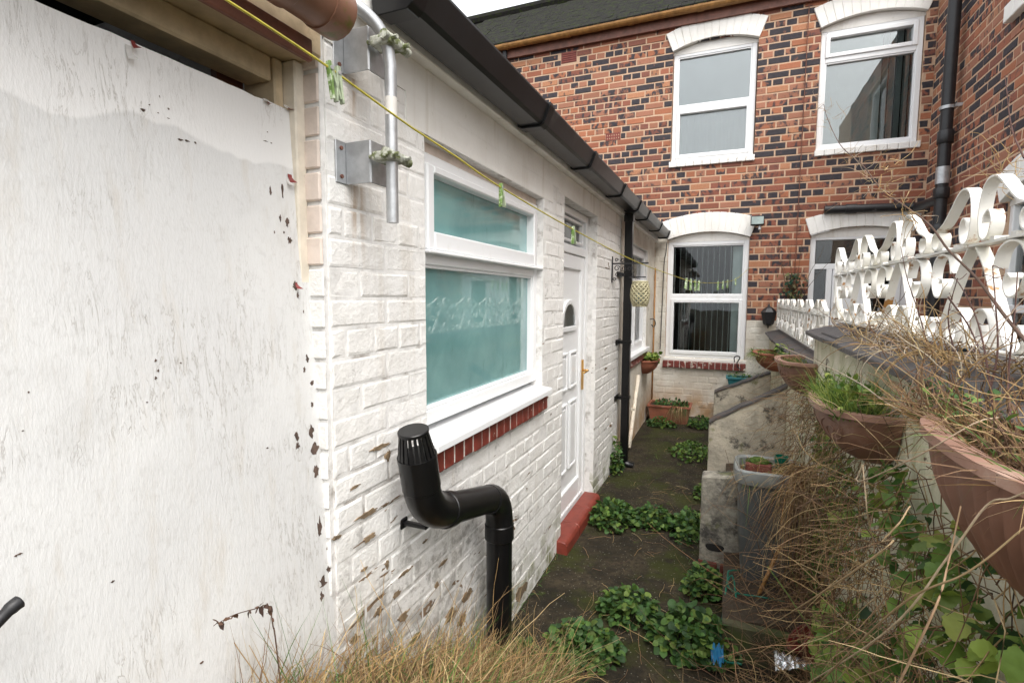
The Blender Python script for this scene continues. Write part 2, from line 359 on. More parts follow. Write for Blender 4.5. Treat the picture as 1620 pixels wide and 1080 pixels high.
def mesh_of(mb,name,mat,**k):
    o=mb.build(name,mat,**k); me=o.data; bpy.data.objects.remove(o); return me
def spline(pts,n=8):
    P=np.array(pts,float); Q=np.vstack([2*P[0]-P[1],P,2*P[-1]-P[-2]]); out=[]
    for i in range(1,len(Q)-2):
        for t in np.linspace(0,1,n,endpoint=False):
            a,b,c,d=Q[i-1],Q[i],Q[i+1],Q[i+2]
            out.append(.5*((2*b)+(-a+c)*t+(2*a-5*b+4*c-d)*t*t+(-a+3*b-3*c+d)*t**3))
    out.append(P[-1]); return np.array(out)
XW,YF,XG=-.95,7.15,1.95
def mW(u,z,d): return (XW+d,u,z)          # outhouse wall, faces +X
def mF(u,z,d): return (u,YF-d,z)          # house back wall, faces -Y
def mG(u,z,d): return (XG-d,u,z)          # side wing, faces -X

# ---------------------------------------------------------------- masonry
def courses(u0,u1,z0,z1,holes,ch=.08,L=.235,g=.011,phase=0,headers=4):
    out=[]; rows=int((z1-z0)/ch+.5)
    for i in range(rows):
        za,zb=z0+i*ch,z0+(i+1)*ch-g
        hd=(i%headers==headers-1); step=L/2 if hd else L
        off=(L/4 if hd else (L/2 if (i+phase)%2 else 0))
        u=u0-off
        while u<u1-.02:
            segs=[(max(u,u0)+0,min(u+step-g,u1))]
            for (a,b,c,d) in holes:
                ov=min(zb,d)-max(za,c)
                if ov<.35*(zb-za): continue
                ns=[]
                for p,q in segs:
                    if b<=p or a>=q: ns.append((p,q)); continue
                    if a-p>.03: ns.append((p,a))
                    if q-b>.03: ns.append((b,q))
                segs=ns
            for p,q in segs:
                if q-p>.025: out.append((p,q,za,zb))
            u+=step
    return out
def brick_verts(L,H,D,b,j,bd=None):
    bd=b*.8 if bd is None else bd
    q=lambda: np.array([random.uniform(-j,j) for _ in range(3)])
    o=[(0,0),(L,0),(L,H),(0,H)]; i_=[(b,b),(L-b,b),(L-b,H-b),(b,H-b)]
    fr=random.uniform(-j,j)
    v=[(x,D,z) for x,z in o]+[np.array((x,bd,z))+q()*.5 for x,z in o]+[np.array((x,fr,z))+q()*.7 for x,z in i_]
    f=[(k,(k+1)%4,4+(k+1)%4,4+k) for k in range(4)]+[(4+k,4+(k+1)%4,8+(k+1)%4,8+k) for k in range(4)]+[(8,9,10,11)]
    return np.array([tuple(a) for a in v]),f
def redcol():
    c=np.array(random.choices([(.36,.135,.072),(.33,.15,.098),(.22,.075,.052),(.42,.20,.11),(.29,.10,.06),(.17,.065,.052)],[5,4,3,2.5,4,2])[0])*random.uniform(.85,1.12)
    d=random.choices([.62,.43,.34,.10],[3,3.4,2.6,3])[0]+random.uniform(-.03,.03)
    return (*c,1),d
def whitecol(): return (.8,.8,.78,1),0.
def masonry(parent,bricks,rot,place,mat,nmax,D=.035,b=.004,j=.0025,col=redcol,L=.235,g=.011,H=.069,key=None,name='brick',bd=None):
    key=key or (lambda p: np.linalg.norm(np.array(p)-CAM))
    cen=[place((p+q)/2,(za+zb)/2) for p,q,za,zb in bricks]
    order=np.argsort([key(c) for c in cen])
    def mk(Lb,nm):
        mb=MB(); v,f=brick_verts(Lb,H,D,b,j,bd); mb.add(v,f); c,d=col(); n=len(f)
        mb.att={'bcol':('FACE',np.tile(np.array(c),(n,1))),'bdark':('FACE',np.full(n,d))}
        return mesh_of(mb,nm,mat,recalc=False)
    pools={}
    rest=MB(); rc=[]; rd=[]
    cr,sr=math.cos(rot),math.sin(rot)
    for rank,ix in enumerate(order):
        p,q,za,zb=bricks[ix]; Lb=round(q-p,3)
        u_org=p if rot>-1 else q
        o=place(u_org,za)
        if rank<nmax:
            kk=Lb if abs(Lb-(L-g))<.002 or abs(Lb-(L/2-g))<.002 else None
            if kk is not None:
                pool=pools.setdefault(kk,[])
                if len(pool)<40: pool.append(mk(Lb,'brick'))
                me=random.choice(pool)
            else: me=mk(Lb,'brick')
            inst(name,me,parent,o,(0,0,rot))
        else:
            v,f=brick_verts(Lb,H,D,b,j,bd)
            w=np.stack([o[0]+cr*v[:,0]-sr*v[:,1],o[1]+sr*v[:,0]+cr*v[:,1],o[2]+v[:,2]],1)
            rest.add(w,f); c,d=col(); rc+= [c]*len(f); rd+=[d]*len(f)
    if rest.n:
        rest.att={'bcol':('FACE',np.array(rc)),'bdark':('FACE',np.array(rd))}
        tag(rest.build(name+'work',mat,parent,recalc=False),kind='stuff')
def core(parent,name,mat,m,u0,u1,z0,z1,holes,d0,d1):
    zs=sorted({z0,z1,*[min(max(h[2],z0),z1) for h in holes],*[min(max(h[3],z0),z1) for h in holes]})
    mb=MB()
    for a,b in zip(zs[:-1],zs[1:]):
        segs=[(u0,u1)]; mid=(a+b)/2
        for h in holes:
            if h[2]<mid<h[3]:
                ns=[]
                for p,q in segs:
                    if h[1]<=p or h[0]>=q: ns.append((p,q)); continue
                    if h[0]>p: ns.append((p,h[0]))
                    if h[1]<q: ns.append((h[1],q))
                segs=ns
        for p,q in segs: mb.mbox(m,p,q,a,b,d0,d1)
    return mb.build(name,mat,parent)
def arch(parent,m,c,half,zs,rise,th,n,mat='render',d=.02):
    Rr=(half**2+rise**2)/(2*rise); zc=zs+rise-Rr; t0=math.asin(half/Rr)
    ar=MB(); pts=[(c+(Rr+.004)*math.sin(t),zc+(Rr+.004)*math.cos(t)) for t in np.linspace(-t0,t0,17)]
    out=[(c+(Rr+th-.006)*math.sin(t),zc+(Rr+th-.006)*math.cos(t)) for t in np.linspace(t0,-t0,17)]
    A=ar.prism(pts+out,m,-.09,d-.007).build('arch',mat,parent)
    for k in range(n):
        a,b=-t0+2*t0*k/n+.0016,-t0+2*t0*(k+1)/n-.0016
        dd=d+random.uniform(-.002,.002)
        q=[(c+r*math.sin(t),zc+r*math.cos(t)) for r,t in ((Rr,a),(Rr,(a+b)/2),(Rr,b),(Rr+th,b),(Rr+th,(a+b)/2),(Rr+th,a))]
        MB().prism(q,m,-.02,dd).build('voussoir',mat,A,bevel=.003)
    # painted board that fills the head of the opening under the arch
    bd=[(c-half,zs-.03)]+[(u,z-.006) for u,z in pts]+[(c+half,zs-.03)]
    MB().prism(bd,m,-.085,-.045).build('arch_infill',mat,parent)
    return A
def rot_slat(mb,m,u,z0,z1,d,wid,ang):
    hu,hd=wid/2*math.cos(ang),wid/2*math.sin(ang); t=.0012
    p=[m(u+s*hu+q*t*math.sin(ang),z,d+s*hd-q*t*math.cos(ang)) for z in (z0,z1) for s,q in ((-1,-1),(1,-1),(1,1),(-1,1))]
    mb.add(p,[(0,3,2,1),(4,5,6,7),(0,1,5,4),(1,2,6,5),(2,3,7,6),(3,0,4,7)])

# ---------------------------------------------------------------- ground
gm=MB(); nx,ny=60,120
gx=np.concatenate([np.linspace(-60,-2,6),np.linspace(-1.6,2.4,60),np.linspace(4,60,6)]); gy=np.concatenate([np.linspace(-60,-3,6),np.linspace(-1.5,8,110),np.linspace(10,60,6)])
def gz(x,y):
    s=np.clip((y-3.75)/.06,0,1)*.022+np.clip((y-4.5)/2,0,1)*.03
    return s-.012+.008*math.sin(x*5.1+y*2.3)*math.cos(y*3.7-x*1.3)
for y in gy:
    for x in gx: gm.v.append((x,y,gz(x,y)))
gm.n=len(gm.v); W=len(gx)
gm.f=[(j*W+i,j*W+i+1,(j+1)*W+i+1,(j+1)*W+i) for j in range(len(gy)-1) for i in range(W-1)]
tag(gm.build('path',  'ground',smooth=True),kind='structure')

# ---------------------------------------------------------------- white outhouse
oh=thing('outhouse','long low white painted brick outhouse with black gutter beside the path','outhouse',(-1.5,3.5,0))
HW=[(1.505,2.695,1.0,2.135),(3.08,3.93,-.2,2.215),(5.10,6.55,.92,2.17)]
core(oh,'wall','paintjoint',mW,1.05,7.19,-.15,2.36,HW,-.24,-.0019)
# courses stop under the smooth rendered lintel band
lint=[(1.40,2.85,2.135,2.4),(2.95,4.1,2.21,2.4),(1.0,7.3,2.24,2.4),(4.83,7.3,-1,3)]
bk=courses(1.05,4.83,-.08,2.36,HW+lint,L=.24,g=.0095)
masonry(oh,bk,R(90),lambda u,z:(XW,u,z),'paintbrick',300,g=.0095,D=.03,b=.007,j=.0018,col=whitecol,L=.24,bd=.0016,H=.0705,name='painted_brick')
MB().mbox(mW,1.05,4.85,2.236,2.35,-.006,.002).mbox(mW,1.40,2.85,2.137,2.2355,-.006,.002).mbox(mW,2.95,4.1,2.217,2.2355,-.006,.0018).build('lintel_band','render',oh)
MB().mbox(mW,4.855,5.10,.0,2.35,-.006,.0015).mbox(mW,6.552,7.145,.0,2.35,-.006,.0015).mbox(mW,5.10,6.552,.02,.915,-.006,.0015).mbox(mW,5.10,6.552,2.172,2.35,-.006,.0015).build('render_face','cream',oh)
# return end of the wall: reveal that faces the near door
rv=MB(); rv.box(-1.19,-.956,1.035,1.05,-.1,2.34); rv.build('reveal','paintjoint',oh)
for k in range(29):
    MB().box(-1.05,-.9545+random.uniform(-.002,.002),1.027+random.uniform(-.002,.002),1.036,-.08+k*.08,-.08+k*.08+.07).build('painted_brick','paintbrick' if k<22 else 'pinkplaster',oh,bevel=.004)
# fascia boards and flat roof
for a,b in ((1.03,2.42),(2.424,4.85),(4.854,7.13)):
    MB().mbox(mW,a,b,2.345,2.47,-.02,.045).build('fascia_board','render',oh,bevel=.003)
MB().box(-4.2,-.93,1.02,7.14,2.44,2.475).build('roof','roof' if 'roof' in MT else 'tile',oh)
MB().box(-4.2,-4.0,1.05,7.14,-.1,2.44).box(-4.0,-1.2,1.05,1.2,-.1,2.44).build('rear_wall','paintbrick',oh)

def gutter(parent,pts_x,z0,y0,y1,mat):
    # squared gutter, open on top
    prof=[(-.895,2.425),(-.885,2.35),(-.872,2.343),(-.79,2.343),(-.775,2.352),(-.748,2.418),(-.748,2.425),(-.753,2.425),(-.78,2.358),(-.868,2.35),(-.878,2.36),(-.889,2.425)]
    mb=MB(); n=len(prof)
    vs=[(x,y,z+ (y-y0)*.006) for y in (y0,y1) for x,z in prof]
    mb.add(vs,[tuple(range(n)),tuple(range(2*n-1,n-1,-1))]+[(i,(i+1)%n,n+(i+1)%n,n+i) for i in range(n)])
    return mb.build('gutter',mat,parent)
gt=gutter(oh,None,None,1.17,7.12,'gutterblack')
for y in (1.195,2.2,3.02,3.95,4.72,5.25,6.2,7.0):
    dz=(y-1.17)*.006; w=.028 if y not in (4.72,) else .06
    mb=MB(); pr=[(-.902,2.43),(-.892,2.343),(-.874,2.332),(-.786,2.332),(-.768,2.345),(-.738,2.416),(-.738,2.43)]
    n=len(pr); vs=[(x,yy,z+dz) for yy in (y-w,y+w) for x,z in pr]
    mb.add(vs,[tuple(range(n)),tuple(range(2*n-1,n-1,-1))]+[(i,(i+1)%n,n+(i+1)%n,n+i) for i in range(n)])
    mb.build('gutter_bracket','blackplastic',gt,bevel=.002)
# black square downpipe
dp=MB(); dp.box(-.905,-.835,4.775,4.845,.07,2.36); d_=dp.build('downpipe','blackplastic',oh,bevel=.006)
MB().box(-.912,-.828,4.768,4.852,2.29,2.372).build('downpipe_socket','blackplastic',d_,bevel=.004)
for z in (1.80,.66,1.18):
    MB().box(-.95,-.829,4.769,4.851,z,z+.03).box(-.953,-.94,4.69,4.90,z-.01,z+.04).build('downpipe_clip','blackplastic',d_,bevel=.003)
MB().tube(spline([(-.87,4.81,.12),(-.87,4.81,.06),(-.83,4.81,.035),(-.78,4.81,.03)],5),.036,10).build('shoe','blackplastic',d_,smooth=40)

# frosted window
wn=MB(); 
wn.frame(mW,1.506,2.693,1.14,2.10,.052,-.10,-.036); wn.mbox(mW,1.558,2.641,1.715,1.765,-.10,-.036)
win=wn.build('window','upvc',oh,bevel=.004)
MB().frame(mW,1.552,2.648,1.765,2.06,.045,-.09,-.018,wb=.066,wt=.03).build('top_sash','upvc',win,bevel=.006)
MB().frame(mW,1.556,2.642,1.192,1.716,.012,-.09,-.045).build('bead','upvc',win,bevel=.003)
MB().prism([(1.53,1.752),(2.70,1.752),(2.70,1.763),(1.53,1.763)],mW,-.03,.0).build('drip_bar','upvc',win,bevel=.003)
MB().mbox(mW,1.595,2.605,1.829,2.032,-.07,-.062).build('pane','frosted',win)
MB().mbox(mW,1.566,2.632,1.202,1.706,-.075,-.067).build('pane','frosted',win)
MB().mbox(mW,1.5055,2.6945,2.10,2.136,-.12,-.045).build('head_filler','pinkplaster',win)
si=MB(); n=0
si.prism([(-.12,1.118),(.055,1.105),(.06,1.098),(.06,1.072),(-.12,1.072)],lambda u,z,d:(XW+u,d,z),1.478,2.70)
si.build('sill','timberwhite',oh,bevel=.003).data.materials[0]=MT['upvc']
MB().mbox(mW,1.479,1.482,1.072,1.10,-.02,.058).build('sill_end','timber',win)
for k in range(16):
    y=1.497+k*.0757
    o=MB().mbox(mW,y,y+.0662,.985+random.uniform(-.003,.003),1.071,-.09,.034+random.uniform(-.002,.002)).build('sill_brick','redsill',oh,bevel=.007,segs=2)
MB().mbox(mW,1.499,2.703,.99,1.071,-.09,.029).build('sill_mortar','whitejoint',oh)

# white door with arched light
def archpts(c,z,r,n=12): return [(c+r*math.cos(t),z+r*math.sin(t)) for t in np.linspace(0,math.pi,n)]
df=MB(); DX=-.075
df.frame(mW,3.082,3.928,.045,2.212,.055,-.15,DX+.005,wb=.05,wt=.05); df.mbox(mW,3.137,3.873,1.905,1.965,-.15,DX+.005)
door=df.build('door','upvc',oh,bevel=.005)
MB().frame(mW,3.139,3.871,.10,1.902,.085,-.14,DX-.004,wb=.13,wt=.10).build('leaf_frame','upvc',door,bevel=.006)
MB().mbox(mW,3.20,3.80,.20,1.82,-.135,DX-.022).build('leaf_panel','upvc',door)
for (a,b,c,d) in ((3.28,3.47,.95,1.22),(3.53,3.72,.95,1.22),(3.28,3.47,.36,.86),(3.53,3.72,.36,.86)):
    MB().frame(mW,a,b,c,d,.022,DX-.023,DX-.006).mbox(mW,a+.035,b-.035,c+.035,d-.035,DX-.023,DX-.010).build('moulding','upvc',door,bevel=.006)
po=archpts(3.5,1.40,.19); pi_=archpts(3.5,1.40,.155)
ar=MB(); ar.prism(po+pi_[::-1],mW,DX-.023,DX-.004); ar.mbox(mW,3.31,3.69,1.365,1.40,DX-.023,DX-.0045)
ar.build('arched_bead','upvc',door,bevel=.004)
MB().prism(archpts(3.5,1.40,.152),mW,DX-.024,DX-.014).build('arched_pane','glass',door)
MB().prism(archpts(3.5,1.40,.153),mW,DX-.0255,DX-.0248).build('arched_back','darkroom',door)
MB().frame(mW,3.19,3.82,1.985,2.15,.02,-.14,DX-.005).build('fanlight_bead','upvc',door,bevel=.004)
MB().mbox(mW,3.2,3.81,1.99,2.14,-.115,-.107).build('fanlight_pane','glass',door)
MB().mbox(mW,3.14,3.87,1.97,2.2,-.23,-.16).build('fanlight_blind','blind',door)
h=MB(); h.mbox(mW,3.815,3.845,.90,1.13,DX-.004,DX+.008); h.tube([mW(3.83,1.05,DX+.006),mW(3.83,1.05,DX+.045)],.009,8)
h.tube(spline([mW(3.83,1.05,DX+.045),mW(3.80,1.052,DX+.052),mW(3.74,1.05,DX+.05),mW(3.71,1.046,DX+.045)],4),.008,8)
h.build('handle','gold',door,bevel=.0015,smooth=40)
MB().mbox(mW,3.08,3.93,-.1,.047,-.2,-.03).build('threshold','render',door)
for k in range(3):
    y=3.0+k*.30
    MB().prism([(-.06,-.02),(-.06,.075),(.035,.075),(.055,.068),(.066,.05),(.068,-.02)],lambda u,z,d:(XW+u,d,z),y,y+.294).build('step_tile','redtile',oh,bevel=.004)

# far window of the outhouse
fw=MB(); fw.frame(mW,5.10,6.55,1.0,2.165,.06,-.10,-.04); fw.mbox(mW,5.16,6.49,1.72,1.78,-.10,-.04); fw.mbox(mW,5.80,5.86,1.06,1.72,-.1,-.04)
f_=fw.build('window','upvc',oh,bevel=.004)
for a,b,c,d in ((5.16,6.49,1.78,2.105),(5.16,5.80,1.06,1.72),(5.86,6.49,1.06,1.72)):
    MB().frame(mW,a,b,c,d,.035,-.095,-.028).build('sash','upvc',f_,bevel=.004)
    MB().mbox(mW,a+.03,b-.03,c+.03,d-.03,-.075,-.068).build('pane','glass',f_)
MB().mbox(mW,5.11,6.54,1.0,2.16,-.6,-.5).build('room_back','room',f_)
MB().mbox(mW,5.08,6.60,.96,1.0,-.1,.045).build('sill','upvc',oh,bevel=.003)
for k in range(19):
    y=5.10+k*.076; MB().mbox(mW,y,y+.067,.87,.958,-.05,.028).build('sill_brick','redsillflaked',oh,bevel=.006)

# ---------------------------------------------------------------- boarded door and its frame, near end
nd=thing('store_building','near outbuilding with cream timber door frame and brown gutter over white boarded door','outbuilding',(-1.3,.3,0))
mb=MB(); mb.box(-1.30,-1.02,-.9,.098,-.1,2.13).box(-1.30,-.985,-.9,1.03,2.30,2.6); mb.build('wall','pinkplaster',nd)
MB().box(-1.14,-.942,-.9,1.034,2.178,2.30).build('door_head','timber',nd,bevel=.006)
MB().box(-1.12,-1.04,.16,.97,2.118,2.177).build('head_stop','timber',nd,bevel=.005)
MB().box(-1.14,-1.035,.972,1.0,-.05,2.1765).build('door_stop','timber',nd,bevel=.004)
MB().box(-1.14,-1.0,1.001,1.0345,-.05,2.1765).build('door_jamb','timberwhite',nd,bevel=.004)
MB().box(-1.14,-1.0,.10,.168,-.05,2.1765).build('door_jamb','timberwhite',nd,bevel=.004)
MB().box(-1.16,-1.141,.90,.972,-.05,2.17).build('inner_stop','brownpaint',nd)
MB().box(-.94,-.925,-.9,.985,2.15,2.20).build('brown_batten','brownpaint',nd,bevel=.003)
MB().box(-2.6,-2.4,-.9,1.03,-.1,2.4).box(-2.6,-1.2,-1.0,-.9,-.1,2.4).box(-2.4,-1.2,-.9,1.03,2.45,2.5).build('dark_interior','darkroom',nd)
MB().box(-2.4,-.9,-.9,1.02,2.52,2.56).build('roof','tile',nd)
# round brown gutter with its union and stop end
g=MB(); g.tube([(-.855,-.9,2.245),(-.855,.985,2.245)],.054,20); G=g.build('gutter','browngutter',nd,smooth=40)
MB().tube([(-.855,.80,2.245),(-.855,.845,2.245)],.0585,20).build('gutter_union','browngutter',G,smooth=40,bevel=.003)
MB().tube([(-.855,.93,2.245),(-.855,.99,2.245)],.0575,20).build('stop_end','browngutter',G,smooth=40)

bd=thing('boarded_door','large white crazed boarded door with flaking edge leaning in timber frame','door',(-1.0,.65,0))
def pX(z): return -1.022+(2.06-z)*.052
def pm(u,z,d): return (pX(z)+d,u,z)
edge=[(.18,-.02),(.18,2.064)]
top=[(u,2.064-.006*((u-.18)/.85)+random.uniform(-.0025,.0015)) for u in np.linspace(.2,1.035,26)]
right=[(1.037+.0*(2.05-z)+random.uniform(-.0012,.0012),z) for z in np.linspace(2.05,-.02,40)]
b_=MB().prism(edge+top+right,pm,-.022,0.0).build('board','board',bd)
MB().box(-1.04,-1.02,.0,1.0,0,.1)
# bare chips where the paint has come away (surveyed on the board) and curled flakes
chips=[(452,348,9,5),(472,332,2,2),(500,358,2,2),(533,345,3,4),(533,375,3,2),(570,442,6,4),(590,446,7,4),(617,452,3,4),(840,447,6,2),(858,453,3,2),(846,418,2,2),
 (855,605,4,20),(893,600,3,26),(886,690,4,12),(908,705,5,20),(915,760,7,13),(868,735,2,5),(898,735,2,6),(960,798,3,5),(935,905,7,16),(942,935,3,12),(960,985,2,6),(957,740,2,5)]
chips=[(x/2,y/2,a/2,b/2) for x,y,a,b in chips]+[(x/2,540+y/2,a/2,b/2) for x,y,a,b in
 [(492,60,3,5),(492,115,4,6),(500,92,3,5),(572,68,2,3),(465,192,3,2),(972,55,5,15),(963,88,4,10),(988,130,6,8),(988,200,4,10),(938,298,7,18),(940,330,7,12),(985,285,7,22),(997,340,12,20),(1000,412,9,22),(1010,590,8,36),(1040,718,7,16),(1023,762,15,24),(1018,805,6,16),(60,672,6,3),(50,677,3,3),(356,759,4,4),(90,160,2,4),(1035,655,3,6),(72,282,2,2),(846,336,3,3),(638,1014,5,4)]]
for i,(x,y,a,b) in enumerate(chips):
    # pixel spot -> spot on the leaning board
    d=ray(x,y); t=(-1.022+.052*.46)/(d[0]+.052*d[2]) if True else 0
    p=CAM+d*t; u,z=p[1],p[2]; s=t/FPX
    k=15; poly=[(u+1.7*a*s*math.cos(q)*random.uniform(.25,1.05),z+1.15*b*s*math.sin(q)*random.uniform(.35,1.05)) for q in np.linspace(0,2*math.pi,k,endpoint=False)]
    if u<1.03: MB().prism(poly,pm,-.003,.0009).build('paint_chip','chip',bd)
for (x,y,w,h,mt) in ((203,84,6,17,'flake'),(210,72,4,10,'redunder'),(420,160,7,4,'flake'),(424,164,4,3,'redunder'),(452,170,6,4,'flake'),(456,173,3,3,'redunder'),(458,283,5,10,'redunder'),(455,288,3,8,'flake'),(468,452,3,7,'redunder')):
    d=ray(x,y); t=(-1.022+.052*.46)/(d[0]+.052*d[2]); p=CAM+d*t; u,z=p[1],p[2]; s=t/FPX
    w*=s*.8; h*=s*.7
    pts=[]
    for i in range(6):
        for j in range(4):
            a=i/5; pts.append(pm(u-w+2*w*a*(1-.35*j/3),z+h-2*h*j/3,.0015+.016*(j/3)**2*(.4+a)))
    MB().add(pts,[(i*4+j,(i+1)*4+j,(i+1)*4+j+1,i*4+j+1) for i in range(5) for j in range(3)]).build('paint_flake',mt,bd)
hp=[(-.95,.40,1.12),(-.90,.40,1.12),(-.895,.385,1.118),(-.895,.33,1.10),(-.9,.29,1.095)]
hy=onX(14,965,-.91)
MB().tube(spline([(pX(1.1)-.01,hy[1]-.05,hy[2]-.03),(-.93,hy[1]-.05,hy[2]-.03),(-.91,hy[1]-.03,hy[2]-.02),(-.905,hy[1]+.0,hy[2]+.004),(-.905,hy[1]+.012,hy[2]+.009)],6),[.009]*6+[.008]*6+[.0085]*6+[.010]*6+[.007],10).build('handle','blackdull',bd,smooth=True)

# places where the paint has fallen off the brickwork, down to stone dust and mortar
for (x,y,w,h) in ((600,707,17,5),(613,720,4,16),(580,812,22,6),(584,849,11,7),(612,892,3,9),(627,939,7,8),(598,966,8,8),(637,974,10,9),(712,972,10,11),(731,978,7,12),(823,936,12,16),(739,941,9,9),(532,850,6,4),(690,925,3,6),(655,1010,8,8),(560,1010,7,9),(672,855,4,3),(640,905,12,3),(700,890,8,3),(560,770,10,3),(575,900,6,3)):
    p=onX(x,y,XW); s_=np.linalg.norm(p-CAM)/FPX; k=17; f=.95/abs(p[1]) if p[1]>.95 else 1
    ww=w*s_*1.5*(1+.5*(p[1]-1)); hh=h*s_*.85
    poly=[(p[1]+ww*math.cos(q)*random.uniform(.35,1.05),p[2]+hh*math.sin(q)*random.uniform(.4,1.05)) for q in np.linspace(0,2*math.pi,k,endpoint=False)]
    MB().prism(poly,mW,-.004,.0036).build('bare_patch','wallchip',oh)

# ---------------------------------------------------------------- brick terrace house across the end
hs_=thing('terrace_house','two storey red and black brick terrace house with white arched windows','house',(-.5,7.4,0))
LW=(-.785,.20,.80,2.45); UL=(-.785,.205,3.29,4.83); UR=(.86,1.855,3.29,4.81); ND=(.86,1.86,-.2,2.44)
HF=[LW,UL,UR,ND]
core(hs_,'wall','mortar',mF,-5.2,2.2,-.15,5.16,HF,-.3,-.004)
hid=[(-6,-1.3,-1,2.38)]; painted=[(-1.3,-.78,-1,2.42),(-1.3,.22,-1,.80),(.19,.86,-1,1.34),(1.86,2.2,-1,1.34)]
vents=[(-2.29,-2.06,4.83,4.985),(-1.645,-1.435,3.72,3.825)]
allb=courses(-5.2,1.95,-.08,5.16,HF+hid+vents,ch=.083,L=.24,g=.0165)
def inp(b):
    c,z=(b[0]+b[1])/2,(b[2]+b[3])/2
    return any(a<c<q and r<z<s for a,q,r,s in painted)
masonry(hs_,[b for b in allb if not inp(b)],0,lambda u,z:(u,YF,z),'brick',300,L=.24,g=.0165,H=.0665)
masonry(hs_,[b for b in allb if inp(b)],0,lambda u,z:(u,YF,z),'cream',60,L=.24,g=.0165,H=.0745,b=.006,j=.002,bd=.002,col=whitecol,name='painted_brick')
MB().mbox(mF,-.94,-.786,.0,2.4,-.2,-.0025).mbox(mF,-.786,.199,.0,.80,-.2,-.0025).mbox(mF,.2005,.859,.0,1.33,-.2,-.0025).build('painted_joints','cream',hs_)
# air bricks
v=MB(); v.mbox(mF,-2.285,-2.065,4.835,4.98,-.05,-.002); v1=v.build('air_brick','redtile',hs_)
for k in range(5): MB().mbox(mF,-2.275,-2.075,4.845+k*.027,4.862+k*.027,-.01,.006).build('louvre','redtile',v1)
v=MB(); v.mbox(mF,-1.64,-1.44,3.725,3.82,-.05,-.012); v2=v.build('air_brick','darkroom',hs_)
for k in range(7): MB().mbox(mF,-1.64+k*.0305,-1.623+k*.0305,3.726,3.819,-.02,.001).build('bar','redtile',v2)
for k in range(3): MB().mbox(mF,-1.64,-1.44,3.726+k*.038,3.743+k*.038,-.0195,.0).build('bar','redtile',v2)
# arches
arch(hs_,mF,-.292,.495,2.365,.085,.245,13); arch(hs_,mF,-.29,.50,4.735,.095,.24,13,d=.022)
arch(hs_,mF,1.358,.505,4.715,.09,.24,13,d=.022); arch(hs_,mF,1.36,.505,2.36,.08,.20,13)
def facwin(x0,x1,z0,z1,mid,mh,top_open,label=None):
    fr=MB(); fr.frame(mF,x0,x1,z0,z1,.055,-.12,-.05); fr.mbox(mF,x0+.055,x1-.055,mid,mid+mh,-.12,-.05)
    W=fr.build('window','upvc',hs_,bevel=.005)
    for (a,b,on) in ((z0+.055,mid,not top_open),(mid+mh,z1-.055,top_open)):
        if on: MB().frame(mF,x0+.05,x1-.05,a-.005,b+.005,.045,-.115,-.035).build('sash','upvc',W,bevel=.005); i=.038
        else: MB().frame(mF,x0+.054,x1-.054,a-.001,b+.001,.016,-.11,-.058).build('bead','upvc',W,bevel=.003); i=.012
        MB().mbox(mF,x0+.055+i,x1-.055-i,a+i,b-i,-.092,-.086).build('pane','upperglass' if z0>3 else 'glass',W)
    MB().mbox(mF,x0-.02,x1+.02,z0-.05,z1+.1,-1.3,-1.25).mbox(mF,x0-.02,x0-.0,z0-.05,z1+.1,-1.25,-.13).mbox(mF,x1,x1+.02,z0-.05,z1+.1,-1.25,-.13).mbox(mF,x0,x1,z0-.05,z0-.03,-1.25,-.13).mbox(mF,x0,x1,z1+.08,z1+.1,-1.25,-.13).build('room_lining','room',W)
    return W
W1=facwin(-.783,.198,.815,2.345,1.585,.062,False)
for k in range(11):
    s=MB(); rot_slat(s,mF,-.70+k*.069,.85,2.27,-.165,.089,R(84+random.uniform(-3,3))); s.build('blind_slat','blind',W1)
for k in range(5):
    s=MB(); rot_slat(s,mF,.055+k*.022,.85,2.27,-.215+.006*k,.089,R(25)); s.build('blind_slat','blind',W1)
W2=facwin(-.778,.195,3.36,4.725,4.005,.06,False)
c=MB(); n=60; vs=[]
for i in range(n+1):
    u=-.74+.9*i/n; 
    for z,a in ((3.40,1),(4.02,.6)): vs.append(mF(u,z,-.128+.010*a*math.sin(i*.9)+.008*math.sin(i*2.3+z*3)))
c.add(vs,[(2*i,2*i+2,2*i+3,2*i+1) for i in range(n)]).build('net_curtain','curtain_and_skysheet',W2,smooth=True)
MB().mbox(mF,-.74,.16,4.07,4.665,-.106,-.103).build('sky_reflection_sheet','curtain_and_skysheet',W2)  # pale sheet added behind the upper pane, standing in for reflected sky
W3=facwin(.868,1.848,3.345,4.70,4.335,.06,True)
for k in range(7):
    s=MB(); rot_slat(s,mF,.95+k*.083,3.4,4.63,-.128,.089,R(9+random.uniform(-4,4))); s.build('blind_slat','blind',W3)
for k in range(5):
    s=MB(); rot_slat(s,mF,1.535+k*.066,3.4,4.63,-.16,.089,R(64+random.uniform(-8,8))); s.build('blind_slat','blind',W3)
for (a,b,z) in ((-.80,.215,3.29),(.85,1.87,3.27)):
    for k in range(10):
        w=(b-a)/10; MB().mbox(mF,a+k*w+.002,a+(k+1)*w-.002,z,z+.07,-.14,.03+random.uniform(-.003,.003)).build('sill_brick','render',hs_,bevel=.005)
for k in range(14):
    w=1.02/14; MB().mbox(mF,-.805+k*w+.003,-.805+(k+1)*w-.003,.685+random.uniform(-.003,.003),.775,-.1,.05).build('sill_brick','redsillflaked',hs_,bevel=.007)
MB().mbox(mF,-.80,.21,.776,.815,-.11,.02).build('sub_sill','render',hs_,bevel=.004)
MB().mbox(mF,-.803,.213,.69,.77,-.1,.042).build('sill_mortar','whitejoint',hs_)
